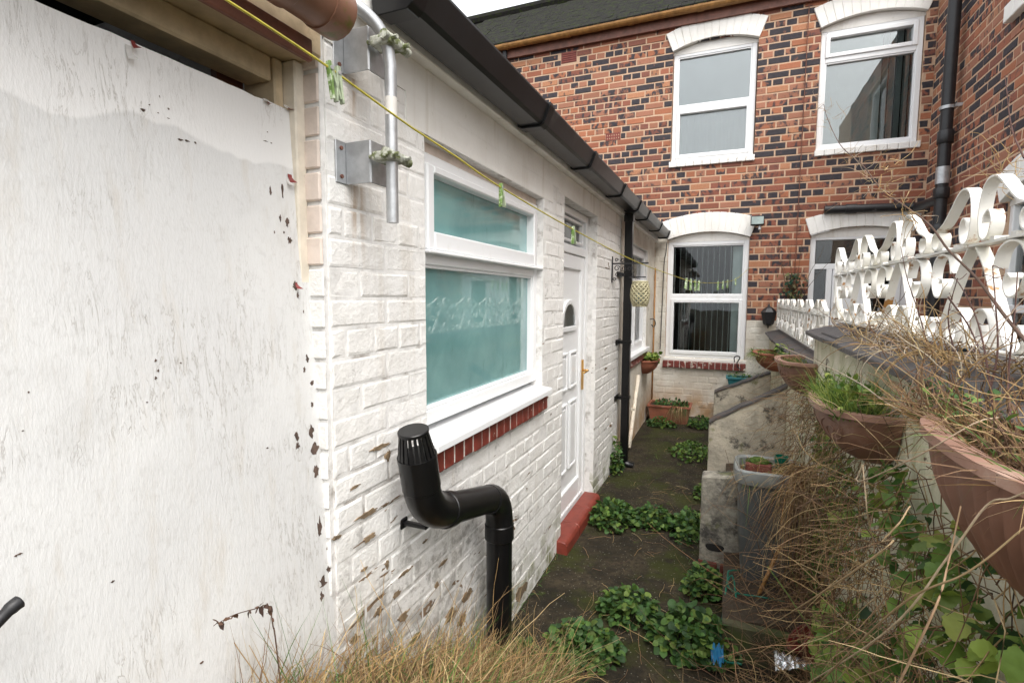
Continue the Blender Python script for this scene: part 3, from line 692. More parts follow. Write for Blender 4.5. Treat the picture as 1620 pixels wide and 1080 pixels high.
# neighbour's glazed door
nd_=MB(); nd_.frame(mF,.865,1.855,.0,2.36,.06,-.13,-.05); nd_.mbox(mF,.925,1.795,1.955,2.02,-.13,-.05); nd_.mbox(mF,1.05,1.11,.06,1.955,-.13,-.05)
DN=nd_.build('door','upvc',hs_,bevel=.005)
MB().mbox(mF,.935,1.785,2.03,2.30,-.095,-.088).build('fanlight_pane','glass',DN)
MB().mbox(mF,.925,1.05,.1,1.95,-.095,-.088).build('side_pane','glass',DN)
MB().frame(mF,1.115,1.79,.06,1.95,.10,-.12,-.035).mbox(mF,1.215,1.69,.9,1.0,-.12,-.04).mbox(mF,1.215,1.45,.1,1.86,-.12,-.06).build('leaf','upvc',DN,bevel=.005)
MB().mbox(mF,1.452,1.688,1.0,1.848,-.1,-.09).build('door_pane','glass',DN)
MB().mbox(mF,1.58,1.60,1.30,1.5,-.036,-.02).mbox(mF,1.50,1.585,1.415,1.43,-.02,-.005).build('handle','galv',DN,bevel=.003)
MB().mbox(mF,.80,1.9,-.1,2.45,-1.3,-1.25).mbox(mF,.865,.88,.0,2.4,-1.25,-.14).mbox(mF,1.84,1.855,.0,2.4,-1.25,-.14).build('room_lining','room',DN)
# eaves gutter, fascia, roof tiles
MB().mbox(mF,-5.2,2.0,5.02,5.16,.002,.05).build('eaves_board','brownpaint',hs_,bevel=.004)
g=MB(); 
pr=[(.06+.055+.055*math.cos(t),5.175+.055*math.sin(t)) for t in np.linspace(math.pi,2*math.pi,9)]; pr2=[(.115+.05*math.cos(t),5.178+.05*math.sin(t)) for t in np.linspace(2*math.pi,math.pi,9)]
g.prism(pr+pr2,lambda u,z,d:(d,YF-u,z),-5.2,1.94); EG=g.build('eaves_gutter','copper',hs_)
for x in (-3.1,-2.2,-1.35,-.5,.4,1.2): MB().prism([(.062+.053+.062*math.cos(t),5.175+.062*math.sin(t)) for t in np.linspace(math.pi,2*math.pi,9)],lambda u,z,d:(d,YF-u,z),x,x+.07).build('gutter_union','copper',EG)
MB().mbox(mF,-3.14,-3.08,4.86,5.13,.03,.09).build('gutter_outlet','blackdull',EG,bevel=.01)
sl_=math.tan(R(40)); er,ez=.10,5.22
rf=MB(); rf.add([(-5.3,YF-er,ez-.03),(2.0,YF-er,ez-.03),(2.0,YF+1.3,ez-.03+sl_*1.4),(-5.3,YF+1.3,ez-.03+sl_*1.4),(-5.3,YF+3.2,ez-.4),(2.0,YF+3.2,ez-.4)],[(0,1,2,3),(3,2,5,4),(0,3,4),(1,5,2)])
RF=rf.build('roof','tile',hs_)
tv=[]
for q in range(6):
    mb=MB(); j=lambda: random.uniform(-.006,.006)
    L=.27; v=[(0+j(),0+j(),0),(.158+j(),0+j(),0),(.158,L*math.cos(R(40)),L*math.sin(R(40))),(0,L*math.cos(R(40)),L*math.sin(R(40)))]
    t=.016; mb.add(v+[(x,y,z+t) for x,y,z in v],[(0,3,2,1),(4,5,6,7),(0,1,5,4),(1,2,6,5),(2,3,7,6),(3,0,4,7)]); tv.append(mesh_of(mb,'roof_tile','tile'))
cnt=0
for r_ in range(12):
    y=YF-er-.02+r_*.118; z=ez-.012+(r_*.118)*sl_
    for k in range(31):
        x=-4.1+k*.162+(.081 if r_%2 else 0)
        if x>.9: continue
        cnt+=1
        if cnt<=300: inst('roof_tile',random.choice(tv),RF,(x,y,z),(random.uniform(-.02,.02),random.uniform(-.015,.015),0))
MB().tube([(-5.3,YF+1.31,ez+sl_*1.4),(2.0,YF+1.31,ez+sl_*1.4)],.10,10).build('ridge','tile',RF)
# black waste pipe across the wall to the corner stack
wp=MB(); wp.tube(spline([mF(.98,2.64,.05),mF(1.5,2.63,.06),mF(1.80,2.62,.07),mF(1.86,2.61,.14),(1.87,6.75,2.60),(1.87,6.42,2.585)],6),.047,12); wp.build('waste_pipe','blackdull',hs_,smooth=40)
MB().tube([mF(1.19,2.637,.055),mF(1.30,2.634,.057)],.054,12).build('pipe_joint','blackdull',hs_,smooth=40)
# cables and rusty pipe in the corner
MB().tube(spline([(-.79,7.10,2.33),(-.80,7.11,2.2),(-.82,7.12,2.05),(-.83,7.12,1.5),(-.84,7.12,.92)],6),.006,6).build('cable','blackdull',hs_)
MB().tube([(-.925,7.08,2.0),(-.925,7.08,.05)],.011,8).build('rusty_pipe','copper',hs_,smooth=True)
MB().tube(spline([(.72,7.13,5.0),(.715,7.135,3.5),(.71,7.13,2.2),(.70,7.13,1.3)],6),.005,5).build('cable','brownpaint',hs_)

# ---------------------------------------------------------------- side wing of the next house
wg=thing('house_wing','red brick side wing with white window arch and tall black soil stack','house',(2.2,5.5,0))
WL=(4.25,5.32,.9,2.48); WU=(4.25,5.32,3.80,4.9)
core(wg,'wall','mortar',mG,1.6,YF+.0,-.15,5.16,[WL,WU],-.28,-.004)
wb=courses(2.9,YF-.012,.88,5.16,[WL,WU],ch=.083,L=.24,g=.0165)
masonry(wg,wb,R(-90),lambda u,z:(XG,u,z),'brick',300,L=.24,g=.0165,H=.0665,key=lambda p:abs(p[1]-5.7)+abs(p[2]-3.2)*.6)
arch(wg,mG,4.785,.54,2.36,.12,.22,14)
fr=MB(); fr.frame(mG,4.25,5.32,.9,2.40,.06,-.13,-.05); fr.mbox(mG,4.31,5.26,1.5,1.56,-.13,-.05); WW=fr.build('window','upvc',wg,bevel=.005)
MB().mbox(mG,4.3,5.27,.95,2.35,-.1,-.09).build('pane','glass',WW); MB().mbox(mG,4.2,5.4,.85,2.5,-.9,-.85).build('room_back','room',WW)
fr=MB(); fr.frame(mG,4.25,5.32,3.88,4.9,.06,-.13,-.05); WW=fr.build('window','upvc',wg,bevel=.005)
MB().mbox(mG,4.3,5.27,3.9,4.85,-.1,-.09).build('pane','glass',WW); MB().mbox(mG,4.2,5.4,3.8,4.9,-.9,-.85).build('room_back','room',WW)
for k in range(8): MB().mbox(mG,4.18+k*.153,4.33+k*.153,3.75,3.88,-.14,.06).build('sill_brick','render',wg,bevel=.006)
st=MB(); st.tube([(1.86,6.36,.0),(1.86,6.36,5.1)],.052,14); ST=st.build('soil_stack','blackdull',wg,smooth=40)
for a,b in ((2.58,2.68),(3.10,3.22),(2.25,2.33)): MB().tube([(1.86,6.36,a),(1.86,6.36,b)],.066,14).build('collar','blackdull',ST,smooth=40,bevel=.004)
MB().tube([(1.86,6.36,2.72),(1.86,6.36,2.88)],.057,14).build('grey_coupling','galv',ST,smooth=40)
for z in (3.42,): 
    MB().tube([(1.86,6.36,z),(1.86,6.36,z+.03)],.064,14).build('pipe_clip','galv',ST,smooth=40); MB().box(1.90,1.955,6.28,6.30,z,z+.03).build('clip_lug','galv',ST)

# ---------------------------------------------------------------- right boundary wall with slate coping
bw=thing('boundary_wall','low cream flaking garden wall with sloping slate coping below white railings','wall',(.55,3.5,0))
m_=MB(); m_.box(.47,.62,.3,3.5,-.1,1.385).box(.47,.62,3.5,7.14,-.1,1.165); m_.build('wall','gardenwall',bw)
def slab(y0,y1,zf,zb,t=.022,xf=.415,xb=.64):
    q=lambda s: random.uniform(-s,s); xf+=q(.008)
    v=[(xf,y0+q(.01),zf+q(.004)),(xb,y0,zb),(xb,y1,zb),(xf,y1+q(.01),zf+q(.004))]
    MB().add(v+[(x,y,z+t) for x,y,z in v],[(0,3,2,1),(4,5,6,7),(0,1,5,4),(1,2,6,5),(2,3,7,6),(3,0,4,7)]).build('coping_slate','slate',bw,bevel=.003)
y=.5
while y<3.5:
    l=random.uniform(.34,.42); y1=min(y+l,3.52); slab(y,y1-.004,1.388,1.452); y=y1
    if y>3.45: break
slab(2.7,3.12,1.414,1.478,.016,.44,.60)
y=3.53
while y<6.9:
    l=random.uniform(.38,.5); slab(y,min(y+l,7.1)-.006,1.175,1.235,xf=.40); y+=l
# rough stone pier at the near end of the railing
MB().box(.50,.62,1.09,1.24,1.40,1.60).build('pier','gardenwall',bw,bevel=.02,segs=2)

# transverse rendered fins (raised bed walls)
def fin(y0,y1,x0,za,zb,label,brk,gb,xe=.47,cap=True,mat='fin'):
    F=thing('bed_wall',label,'wall',(x0,y0,0),'sloping rendered bed walls')
    m=MB(); n=12; poly=[(x0,gb)]
    tp=[(x0+(xe-x0)*i/n,za+(zb-za)*i/n+random.uniform(-.006,.006)) for i in range(n+1)]
    m.prism(poly+tp+[(xe,gb)],lambda u,z,d:(u,d,z),y0,y1); m.build('wall',mat,F,bevel=.008)
    c=MB(); cap and c.prism([(a,z-.012) for a,z in tp]+[(a,z+.014) for a,z in tp[::-1]],lambda u,z,d:(u,d,z),y0-.012,y1+.012); cap and c.build('cap','slate',F,bevel=.004)
    for k in range(brk):
        MB().box(x0-.004+k*.12,x0+.10+k*.12,y0-.007,y0+.02,gb+.0,gb+.068).build('brick',simple('oldred'+str(random.random()),(.17,.045,.03),.9,.4,25,.4),F,bevel=.006)
    return F
fin(6.68,6.80,-.137,.463,.74,'far pale rendered sloping bed wall beside the brick house window sill',2,.03)
fin(4.82,4.94,-.133,.51,.87,'middle sloping bed wall with black weathered cap and broken end',2,.0)
fin(3.13,3.25,-.114,.565,.64,'stub bed wall with black patches on render beside grey tub',2,.0,cap=False,mat='fin2')
# raised soil beds behind the fins
mb=MB()
for a,b,z in ((2.45,3.13,.14),(3.25,4.82,.16),(4.94,6.68,.18),(6.80,7.14,.2)):
    mb.add([(.02,a,z),(.47,a,z+.05),(.47,b,z+.05),(.02,b,z),(.02,a,-.05),(.47,a,-.05),(.47,b,-.05),(.02,b,-.05)],[(0,1,2,3),(0,4,5,1),(1,5,6,2),(2,6,7,3),(3,7,4,0)])
tag(mb.build('planting_bed','soil'),kind='structure')
ke=thing('bed_edging','mossy old timber edging board in front of the planting bed','edging',(.2,2.42,0))
MB().box(.02,.47,2.40,2.45,-.05,.15).build('board',simple('mosstimber',(.075,.07,.035),.9,.45,14,.6,dirt=(.05,.065,.015),dirt_lo=.45,dirt_hi=.6),ke,bevel=.006)

# ---------------------------------------------------------------- white scroll railings
def spiral(c,r0,r1,a0,a1,n=16): return [(c[0]+(r0+(r1-r0)*i/n)*math.cos(a0+(a1-a0)*i/n),c[1]+(r0+(r1-r0)*i/n)*math.sin(a0+(a1-a0)*i/n)) for i in range(n+1)]
def sm(pts,n=5): return spline(np.array([(a,b,0) for a,b in pts]),n)[:,:2]
def scrolls(h1,h2,p):
    # bars of the repeating figure in a cell p wide: cresting scroll, long leaning bar with curled foot, big C scroll, small foot curl
    s=[(.19*p,.30*h1),(.24*p,.34*h1),(.28*p,.24*h1),(.25*p,.08*h1),(.17*p,.03*h1),(.09*p,.12*h1),(.08*p,.30*h1),(.17*p,.40*h1),(.33*p,.50*h1),(.50*p,.74*h1),(.64*p,.95*h1),(.77*p,1.0*h1),(.88*p,.86*h1),(.93*p,.5*h1),(.90*p,.14*h1),(.82*p,.02*h1),(.74*p,.10*h1),(.71*p,.32*h1),(.76*p,.48*h1),(.83*p,.42*h1),(.84*p,.30*h1)]
    t=[(.24*p,.20*h2),(.19*p,.25*h2),(.13*p,.19*h2),(.13*p,.07*h2),(.22*p,.01*h2),(.33*p,.05*h2),(.45*p,.22*h2),(.62*p,.52*h2),(.78*p,.80*h2),(.93*p,.99*h2)]
    u=[(.33*p,.66*h2),(.40*p,.70*h2),(.43*p,.60*h2),(.36*p,.50*h2),(.23*p,.53*h2),(.14*p,.72*h2),(.20*p,.92*h2),(.36*p,.99*h2),(.53*p,.93*h2),(.60*p,.76*h2)]
    w=[(.70*p,.16*h2),(.74*p,.22*h2),(.80*p,.18*h2),(.80*p,.06*h2),(.71*p,.01*h2),(.60*p,.06*h2),(.59*p,.22*h2),(.70*p,.36*h2),(.84*p,.36*h2),(.95*p,.2*h2),(.97*p,.01*h2)]
    return sm(s),sm(t),sm(u),sm(w)
def railing(y0,y1,zb,h1,h2,p,x,label,group=None,fx=False):
    Rr=thing('scroll_railing',label,'railing',(x,y0,zb),group)
    wd,th=.026,.0042
    m=lambda u,z,d:(x+d,u,z)
    MB().mbox(m,y0,y1,zb,zb+.006,-.014,.014).build('bottom_rail','iron',Rr)
    MB().mbox(m,y0,y1,zb+h2,zb+h2+.006,-.014,.014).build('middle_rail','iron',Rr)
    for y in (y0+.01,y1-.01): MB().mbox(m,y-.008,y+.008,zb-.08,zb+h2,-.008,.008).build('upright','iron',Rr)
    sset=scrolls(h1,h2-.008,p)
    l=lambda a,z,d:(d,a,z)
    ms=[]
    for c in sset:
        for f in (1,-1):
            cc=c.copy(); 
            if f<0: cc[:,0]=p-cc[:,0]
            ms.append(mesh_of(MB().ribbon(cc,l,-wd/2,wd/2,th),'scroll','iron',smooth=40))
    n=int((y1-y0)/p+.5); st=(y1-y0)/n
    for k in range(n):
        f=k%2; yy=y0+k*st; sc=st/p
        for i,dz in ((0,h2+.0075),(2,.0065),(4,.0065),(6,.0065)):
            inst('scroll',ms[i+f],Rr,(x+random.uniform(-.001,.001),yy,zb+dz),(0,0,0),(1,sc,1))
        for q in (.3,.62): MB().mbox(m,yy+q*st,yy+q*st+.022,zb+h2+.0065,zb+h2+.014,-.013,.013).build('rivet_collar','iron',Rr)
    return Rr
railing(1.29,3.40,1.482,.142,.245,.30,.545,'tall white rusting scroll railing on the near higher slate coping')
railing(3.56,7.0,1.262,.09,.235,.27,.535,'lower white scroll railing on the far coping by the brick house')

MB().prism([(-.03+.05*math.cos(t)*(1+.1*math.sin(3*t)),.155+.026*math.sin(t)*(1+.2*math.cos(2*t))) for t in np.linspace(0,2*math.pi,18,endpoint=False)],lambda u,z,d:(u,3.129-d,z),-.002,.0015).build('dark_hole','darkroom',[o for o in C.objects if o.name.startswith('bed_wall')][-1])

# ---------------------------------------------------------------- black vent pipe
vp=thing('vent_pipe','thick black plastic vent pipe with slotted cowl bending up against white wall','pipe',(-.84,1.86,0))
E1=np.array([-.835,1.86,.765]); 
MB().tube([(-.835,1.86,-.05),(-.835,1.86,.70)],.053,24).build('vertical_pipe','blackplastic',vp,smooth=40)
MB().tube([(-.835,1.86,.62),(-.835,1.86,.685)],.060,24).build('socket','blackplastic',vp,smooth=40,bevel=.003)
MB().tube([(-.835,1.86,.0),(-.835,1.86,.11)],.062,24).build('base_socket','blackplastic',vp,smooth=40,bevel=.003)
def bend(p0,p1,p2,r,n=10):
    t=np.linspace(0,1,n)[:,None]; P=(1-t)**2*np.array(p0)+2*t*(1-t)*np.array(p1)+t*t*np.array(p2)
    return MB().tube(P,r,24)
B0,B1,B2=(-.835,1.86,.68),(-.835,1.86,.80),(-.835,1.755,.822)
bend(B0,B1,B2,.056).build('elbow','blackplastic',vp,smooth=40)
MB().tube([(-.835,1.79,.815),(-.835,1.41,.912)],.053,24).build('cross_pipe','blackplastic',vp,smooth=40)
MB().tube([(-.835,1.455,.900),(-.835,1.415,.911)],.060,24).build('socket','blackplastic',vp,smooth=40,bevel=.003)
bend((-.835,1.43,.908),(-.835,1.30,.94),(-.835,1.285,1.05),.0565).build('elbow','blackplastic',vp,smooth=40)
cu,ct=np.array((-.835,1.289,1.03)),np.array((-.835,1.265,1.135)); ax=(ct-cu)/np.linalg.norm(ct-cu)
MB().tube([cu,ct],.0585,24).build('cowl_sleeve','blackplastic',vp,smooth=40,bevel=.002)
s1=np.cross(ax,(1,0,0)); s1/=np.linalg.norm(s1); s2=np.cross(ax,s1)
cg=MB()
for k in range(20):
    a=2*math.pi*k/20; e=lambda r,z,da=0: ct+ax*z+r*(math.cos(a+da)*s1+math.sin(a+da)*s2)
    q=[e(.0575,-.005,-.10),e(.0575,-.005,.10),e(.043,.075,.085),e(.043,.075,-.085)]; q2=[p-(p-ct-ax*np.dot(p-ct,ax))*.12 for p in q]
    cg.add(q+q2,[(0,1,2,3),(7,6,5,4),(0,4,5,1),(1,5,6,2),(2,6,7,3),(3,7,4,0)])
cg.build('cowl_bars','blackplastic',vp)
MB().tube([ct+ax*.072,ct+ax*.084],.046,24).build('cowl_cap','blackplastic',vp,smooth=40,bevel=.002)
MB().tube([ct-ax*.012,ct+ax*.002],.0592,24).build('cowl_ring','blackplastic',vp,smooth=40)
for y,z in ((1.36,.87),(1.83,.735)):
    MB().box(-.952,-.86,y-.01,y+.01,z-.006,z+.008).box(-.956,-.946,y-.018,y+.018,z-.018,z+.018).build('wall_clip','blackplastic',vp,bevel=.004)

# ---------------------------------------------------------------- galvanised mast on two wall brackets
ms=thing('aerial_mast','bent galvanised steel tube clamped to two grey wall brackets','mast',(-.83,1.14,1.78))
px_=-.815; my=1.135
MB().tube(np.vstack([[(px_,my,1.792),(px_,my,2.15)],spline([(px_,my,2.18),(px_-.004,my-.008,2.23),(px_-.02,my-.03,2.275),(px_-.055,my-.07,2.31),(px_-.10,my-.12,2.335),(px_-.25,my-.27,2.40)],6)]),.0155,16).build('tube','galv',ms,smooth=50)
MB().tube([(px_,my,2.06),(px_,my,2.105)],.0162,16).build('tape_band','tape',ms,smooth=50)
for z0 in (2.175,1.895):
    y=my-.012
    pl=MB(); h=.108
    # folded plate: wall flange, web, outer flange
    pl.box(-.951,-.946,y-.045,y-.005,z0,z0+h).box(-.946,-.868,y-.008,y-.004,z0,z0+h).box(-.872,-.868,y-.004,y+.06,z0,z0+h)
    BR=pl.build('bracket','galv',ms,bevel=.0015)
    for dz in (.018,.09): MB().tube([(-.9465,y-.026,z0+dz),(-.942,y-.026,z0+dz)],.0055,6).build('bolt','brownpaint',BR)
    cl=MB(); zc=z0+.062
    cl.box(px_-.04,px_+.024,my-.034,my+.034,zc-.012,zc+.012); CL=cl.build('clamp','lichenmetal',ms,bevel=.006,segs=2)
    MB().tube([(px_+.012,my-.045,zc+.004),(px_+.016,my+.055,zc-.004)],.012,8).build('clamp_bar','lichenmetal',CL,smooth=50)
    MB().tube([(px_-.05,my+.025,zc),(px_+.04,my+.025,zc)],.0055,6).build('u_bolt','lichenmetal',CL)
    MB().tube([(px_-.05,my-.025,zc),(px_+.04,my-.025,zc)],.0055,6).build('u_bolt','lichenmetal',CL)
# rust streaks are in the wall paint; cream bracket cable at fascia
# ---------------------------------------------------------------- washing line and pegs
P1=np.array([.205,7.14,1.98])
P0=onX(345,-8,-.74)
nrm=np.array([P1[1]-P0[1],-(P1[0]-P0[0]),0.]); 
def onL(x,y): d=ray(x,y); return CAM+d*(np.dot(nrm,P0-CAM)/np.dot(nrm,d))
lp=[P0-(onL(420,40)-P0)*3]+[onL(*q) for q in ((345,-8),(420,40),(520,107),(640,194),(720,247),(790,295),(905,362),(1000,411),(1060,434),(1100,446),(1140,447),(1165,441))]+[P1]
wl=thing('washing_line','thin yellow green washing line sagging along the white outhouse to the brick house','washing line',tuple(P1))
MB().tube(spline(lp,8),.0022,6).build('cord','line',wl,smooth=True)
MB().tube([P1+np.array([0,.02,0]),P1-np.array([0,.02,0])],.006,6).build('hook','galv',wl)
LD=(P1-P0); LD[2]=0; LD/=np.linalg.norm(LD); SD=np.array([LD[1],-LD[0],0])
def peg(x,y,label,tilt,mat,group,spread=.12,sz=1.):
    p=onL(x,y); T=thing('clothes_peg',label,'peg',tuple(p),group)
    for s in (-1,1):
        a=tilt+s*spread; dn=np.array([0,0,-1.])*math.cos(a)+LD*math.sin(a); sd=np.cross(dn,SD); m=MB()
        L=.055*sz; top=p-dn*.012*sz
        pts=[]
        for t,w in ((0,.0045),(.35,.0055),(.62,.004),(1,.0035)):
            c=top+dn*(L+.012)*t; o=LD*s*.002
            for u,vv in ((-1,-1),(1,-1),(1,1),(-1,1)): pts.append(c+o+SD*u*.0055*sz+np.cross(SD,dn)*vv*w*.6)
        m.add(pts,[(4*i+j,4*i+(j+1)%4,4*i+4+(j+1)%4,4*i+4+j) for i in range(3) for j in range(4)]+[(0,1,2,3),(15,14,13,12)])
        m.build('prong',mat if s<0 else 'palepeg',T,bevel=.0008)
    MB().tube([p-SD*.007,p+SD*.007],.0042,8).build('spring','galv',T)
peg(522,108,'bright green peg on washing line beside the galvanised mast','x' and .25,'greenpeg',None)
peg(534,116,'pale mossy peg hanging straight right behind the bright green peg',0.05,'palepeg',None,.10)
peg(793,297,'green peg on line above the turquoise frosted window',.12,'greenpeg',None,.16)
peg(907,363,'green peg on washing line in front of the white door fanlight',.1,'greenpeg',None,.2)
for i,(x,y) in enumerate(((1086,443),(1093,444.5),(1100,446),(1106,446.5),(1136,447.3),(1144,446.6),(1151,445))):
    peg(x,y,'green peg in the bunch of four on line before the lower house window' if i<4 else 'green peg in the row of three on line before the lower house window',random.uniform(-.3,.3),'greenpeg','bunch of four pegs' if i<4 else 'row of three pegs',.22,1.25)
peg(1164,441.5,'lone green peg where line rises past the pale end of the blind',.0,'greenpeg',None,.25,1.25)

# ---------------------------------------------------------------- basket bracket and pierced lantern
bb=thing('basket_bracket','black wrought iron basket bracket screwed to white wall beside downpipe','bracket',(-.95,4.47,1.85))
by=4.47; m=lambda u,z,d:(u,by+d,z)
MB().box(-.949,-.942,by-.012,by+.012,1.735,1.955).build('back_plate','blackdull',bb)
MB().box(-.942,-.64,by-.006,by+.006,1.888,1.90).build('arm','blackdull',bb)
MB().box(-.80,-.66,by-.006,by+.006,1.772,1.783).build('lower_arm','blackdull',bb)
for i,(cx,cz,r,a) in enumerate(((-.905,1.855,.026,20),(-.85,1.85,.024,200),(-.90,1.80,.024,-40),(-.855,1.80,.018,90),(-.80,1.85,.02,10),(-.925,1.76,.016,0),(-.86,1.925,.02,180),(-.91,1.925,.016,0))):
    MB().ribbon(np.array([(cx+r*(1-.06*k)*math.cos(R(a+k*38)),cz+r*(1-.06*k)*math.sin(R(a+k*38))) for k in range(12)]),m,-.005,.005,.006).build('scroll','blackdull',bb)
ln=thing('pierced_lantern','olive cream pierced ceramic lantern hanging from black bracket','lantern',(-.705,by,1.53))
prof=[(.045,0),(.058,.012),(.072,.05),(.077,.10),(.074,.15),(.062,.195),(.056,.21)]
lat=MB(); nA,nZ=12,5
zz=np.linspace(.012,.20,nZ*2+1); rad=lambda z: np.interp(z,[p[1] for p in prof],[p[0] for p in prof])
for k in range(nA):
    for dirn in (1,-1):
        pts=[]
        for i,z in enumerate(zz):
            a=2*math.pi*(k+dirn*i*.5)/nA; r=rad(z); pts.append((-.705+r*math.cos(a),by+r*math.sin(a),1.53+z))
        lat.tube(pts,.0075,5)
lat.build('lattice','ceramic',ln,smooth=True)
for z,r in ((.006,.055),(.207,.060)): 
    MB().tube([(-.705+r*math.cos(t),by+r*math.sin(t),1.53+z) for t in np.linspace(0,2*math.pi,25)],.009,6,cap=False).build('ring','ceramic',ln,smooth=True)
MB().lathe([(.0,0),(.04,.0),(.04,.11),(0,.11)],(-.705,by,1.54),12).build('inner_glass','lampglass',ln)
for s in (-1,1): MB().tube([(-.705+s*.05,by,1.73),(-.69+s*.02,by,1.886)],.0018,4).build('chain','galv',ln)

# ---------------------------------------------------------------- wall lights
sl2=thing('security_light','small grey floodlight fixed at the shoulder of the white window arch','light',(.27,7.1,2.5))
MB().box(.195,.345,6.98,7.06,2.485,2.60).build('housing','blackdull',sl2,bevel=.008); MB().box(.203,.337,6.972,6.9815,2.495,2.585).build('lens','lampglass',sl2,bevel=.003)
MB().box(.25,.29,7.06,7.152,2.53,2.56).build('arm','blackdull',sl2); MB().tube([(.30,7.03,2.484),(.30,7.02,2.43)],.018,8).build('sensor','galv',sl2,bevel=.004)
wl2=thing('wall_lantern','old black metal coach lantern on the brick wall right of lower window','lantern',(.44,7.1,1.3))
MB().lathe([(.03,0),(.055,.02),(.06,.03),(.085,.16),(.09,.17),(.05,.215),(.012,.24),(.006,.27)],(.44,7.02,1.27),6).build('cage','blackdull',wl2)
MB().lathe([(.045,.035),(.07,.155)],(.44,7.02,1.27),6).build('glass','lampglass',wl2); MB().tube(spline([(.44,7.14,1.38),(.44,7.08,1.34),(.44,7.05,1.25),(.44,7.02,1.26)],4),.008,6).build('arm','blackdull',wl2)
MB().box(.41,.47,7.12,7.148,1.28,1.42).build('back_plate','blackdull',wl2,bevel=.004)
sh=thing('s_hook','black metal S hook hanging over the red brick window sill','hook',(.10,7.05,.72))
MB().tube(spline([(.08,7.07,.80),(.075,7.04,.86),(.11,7.03,.885),(.14,7.04,.86),(.11,7.03,.80),(.12,7.04,.74),(.16,7.04,.72)],5),.007,6).build('rod','blackdull',sh,smooth=True)
cp=thing('cream_pipe','slim cream plastic pipe slanting down the rendered wall behind the downpipe','pipe',(-.9,5.5,.1))
MB().tube(spline([(-.93,5.9,.72),(-.925,5.85,.66),(-.92,5.35,.04)],5),.022,10).build('pipe','timberwhite',cp,smooth=True)
MB().box(-.952,-.91,5.6,5.64,.38,.41).build('clip','timberwhite',cp)
sc=thing('wall_hook','small black curled iron hook on white corner wall','hook',(-.945,6.9,1.3))
MB().tube(spline([(-.952,6.86,1.33),(-.90,6.86,1.33),(-.88,6.87,1.28),(-.90,6.88,1.23),(-.93,6.88,1.26)],5),.007,6).build('rod','blackdull',sc,smooth=True)

# ---------------------------------------------------------------- planters
def planter(yc,L,D,H,zt,xw,sgn,label,mat,ribs=0,flange=.016,soilz=.03,tilt=0):
    T=thing('wall_planter',label,'planter',(xw,yc,zt-H),None)
    n=120 if ribs else 40
    def ring(k,z,ex=0,flute=0):
        out=[]
        for i in range(n+1):
            t=math.pi*i/n; c=math.cos(t); s=math.sin(t)
            yy=math.copysign(abs(c)**.75,c)*(L/2*k+ex); xx=(abs(s)**.7)*(D*k**1.15+ex)+flute*math.sin(i*2*math.pi*ribs/n if ribs else 0)
            out.append((xw+sgn*(.004+xx),yc+yy,z+tilt*yy))
        return out
    def shell(rows):
        v=[p for r in rows for p in r]; f=[(a*(n+1)+i,a*(n+1)+i+1,(a+1)*(n+1)+i+1,(a+1)*(n+1)+i) for a in range(len(rows)-1) for i in range(n)]
        return v,f
    fl=.005 if ribs else 0
    ks=[(1,.0),(.985,.15),(.95,.32),(.88,.5),(.77,.68),(.62,.84),(.42,.96),(.25,1.0)]
    v,f=shell([ring(k,zt-.018-H*s,0,fl) for k,s in ks]); m=MB().add(v,f)
    v,f=shell([ring(.97,zt,-.012),ring(.93,zt-.06,-.012)]); m.add(v,f)
    m.build('body',mat,T,smooth=35)
    v,f=shell([ring(1,zt-.02,.002),ring(1,zt-.016,flange),ring(1,zt,flange),ring(.985,zt+.003,.0),ring(.97,zt,-.012)]); MB().add(v,f).build('rim','planterrim' if mat=='planterbrown' else mat,T,smooth=35)
    r=ring(.94,zt-soilz,-.01); MB().add(r,[tuple(range(n+1))]).build('soil','soil',T)
    for q in (-1,1):   # raised swirl on the front
        pts=[]
        for k in range(26):
            a=k*.42; rr=.012+.0026*k; t=math.pi/2+q*.55+rr*math.cos(a)/ (L/2)*1.2*q; z=zt-.075*H/.17+rr*math.sin(a)*.62
            s=(zt-.018-z)/H; kk=np.interp(s,[b for _,b in ks],[a_ for a_,_ in ks])
            yy=math.copysign(abs(math.cos(t))**.75,math.cos(t))*(L/2*kk); xx=(abs(math.sin(t))**.7)*(D*kk**1.15)
            pts.append((xw+sgn*(.005+xx),yc+yy,z))
        if not ribs: MB().tube(pts,.0028,5).build('swirl_relief',mat,T,smooth=True)
    return T
planter(.955,.52,.145,.20,1.385,.47,-1,'large ribbed brown wall planter full of brown dying weeds','planterbrown',ribs=24)
planter(2.0,.48,.185,.165,1.262,.47,-1,'brown wall planter with swirl relief and tall bright green feathery weeds','planterbrown')
planter(3.58,.50,.18,.19,1.232,.47,-1,'brown wall planter with short grass and dry stalks below the slate step','planterbrown')
planter(5.75,.52,.22,.17,1.07,.47,-1,'terracotta wall planter with grass by the old coach lantern','terracotta')
planter(6.42,.42,.17,.16,.86,-.95,1,'terracotta half round wall planter of bright green leaves under outhouse far window','terracotta')
tr=thing('trough','long terracotta plastic trough on the ground below the house window','trough',(-.65,6.8,.03))
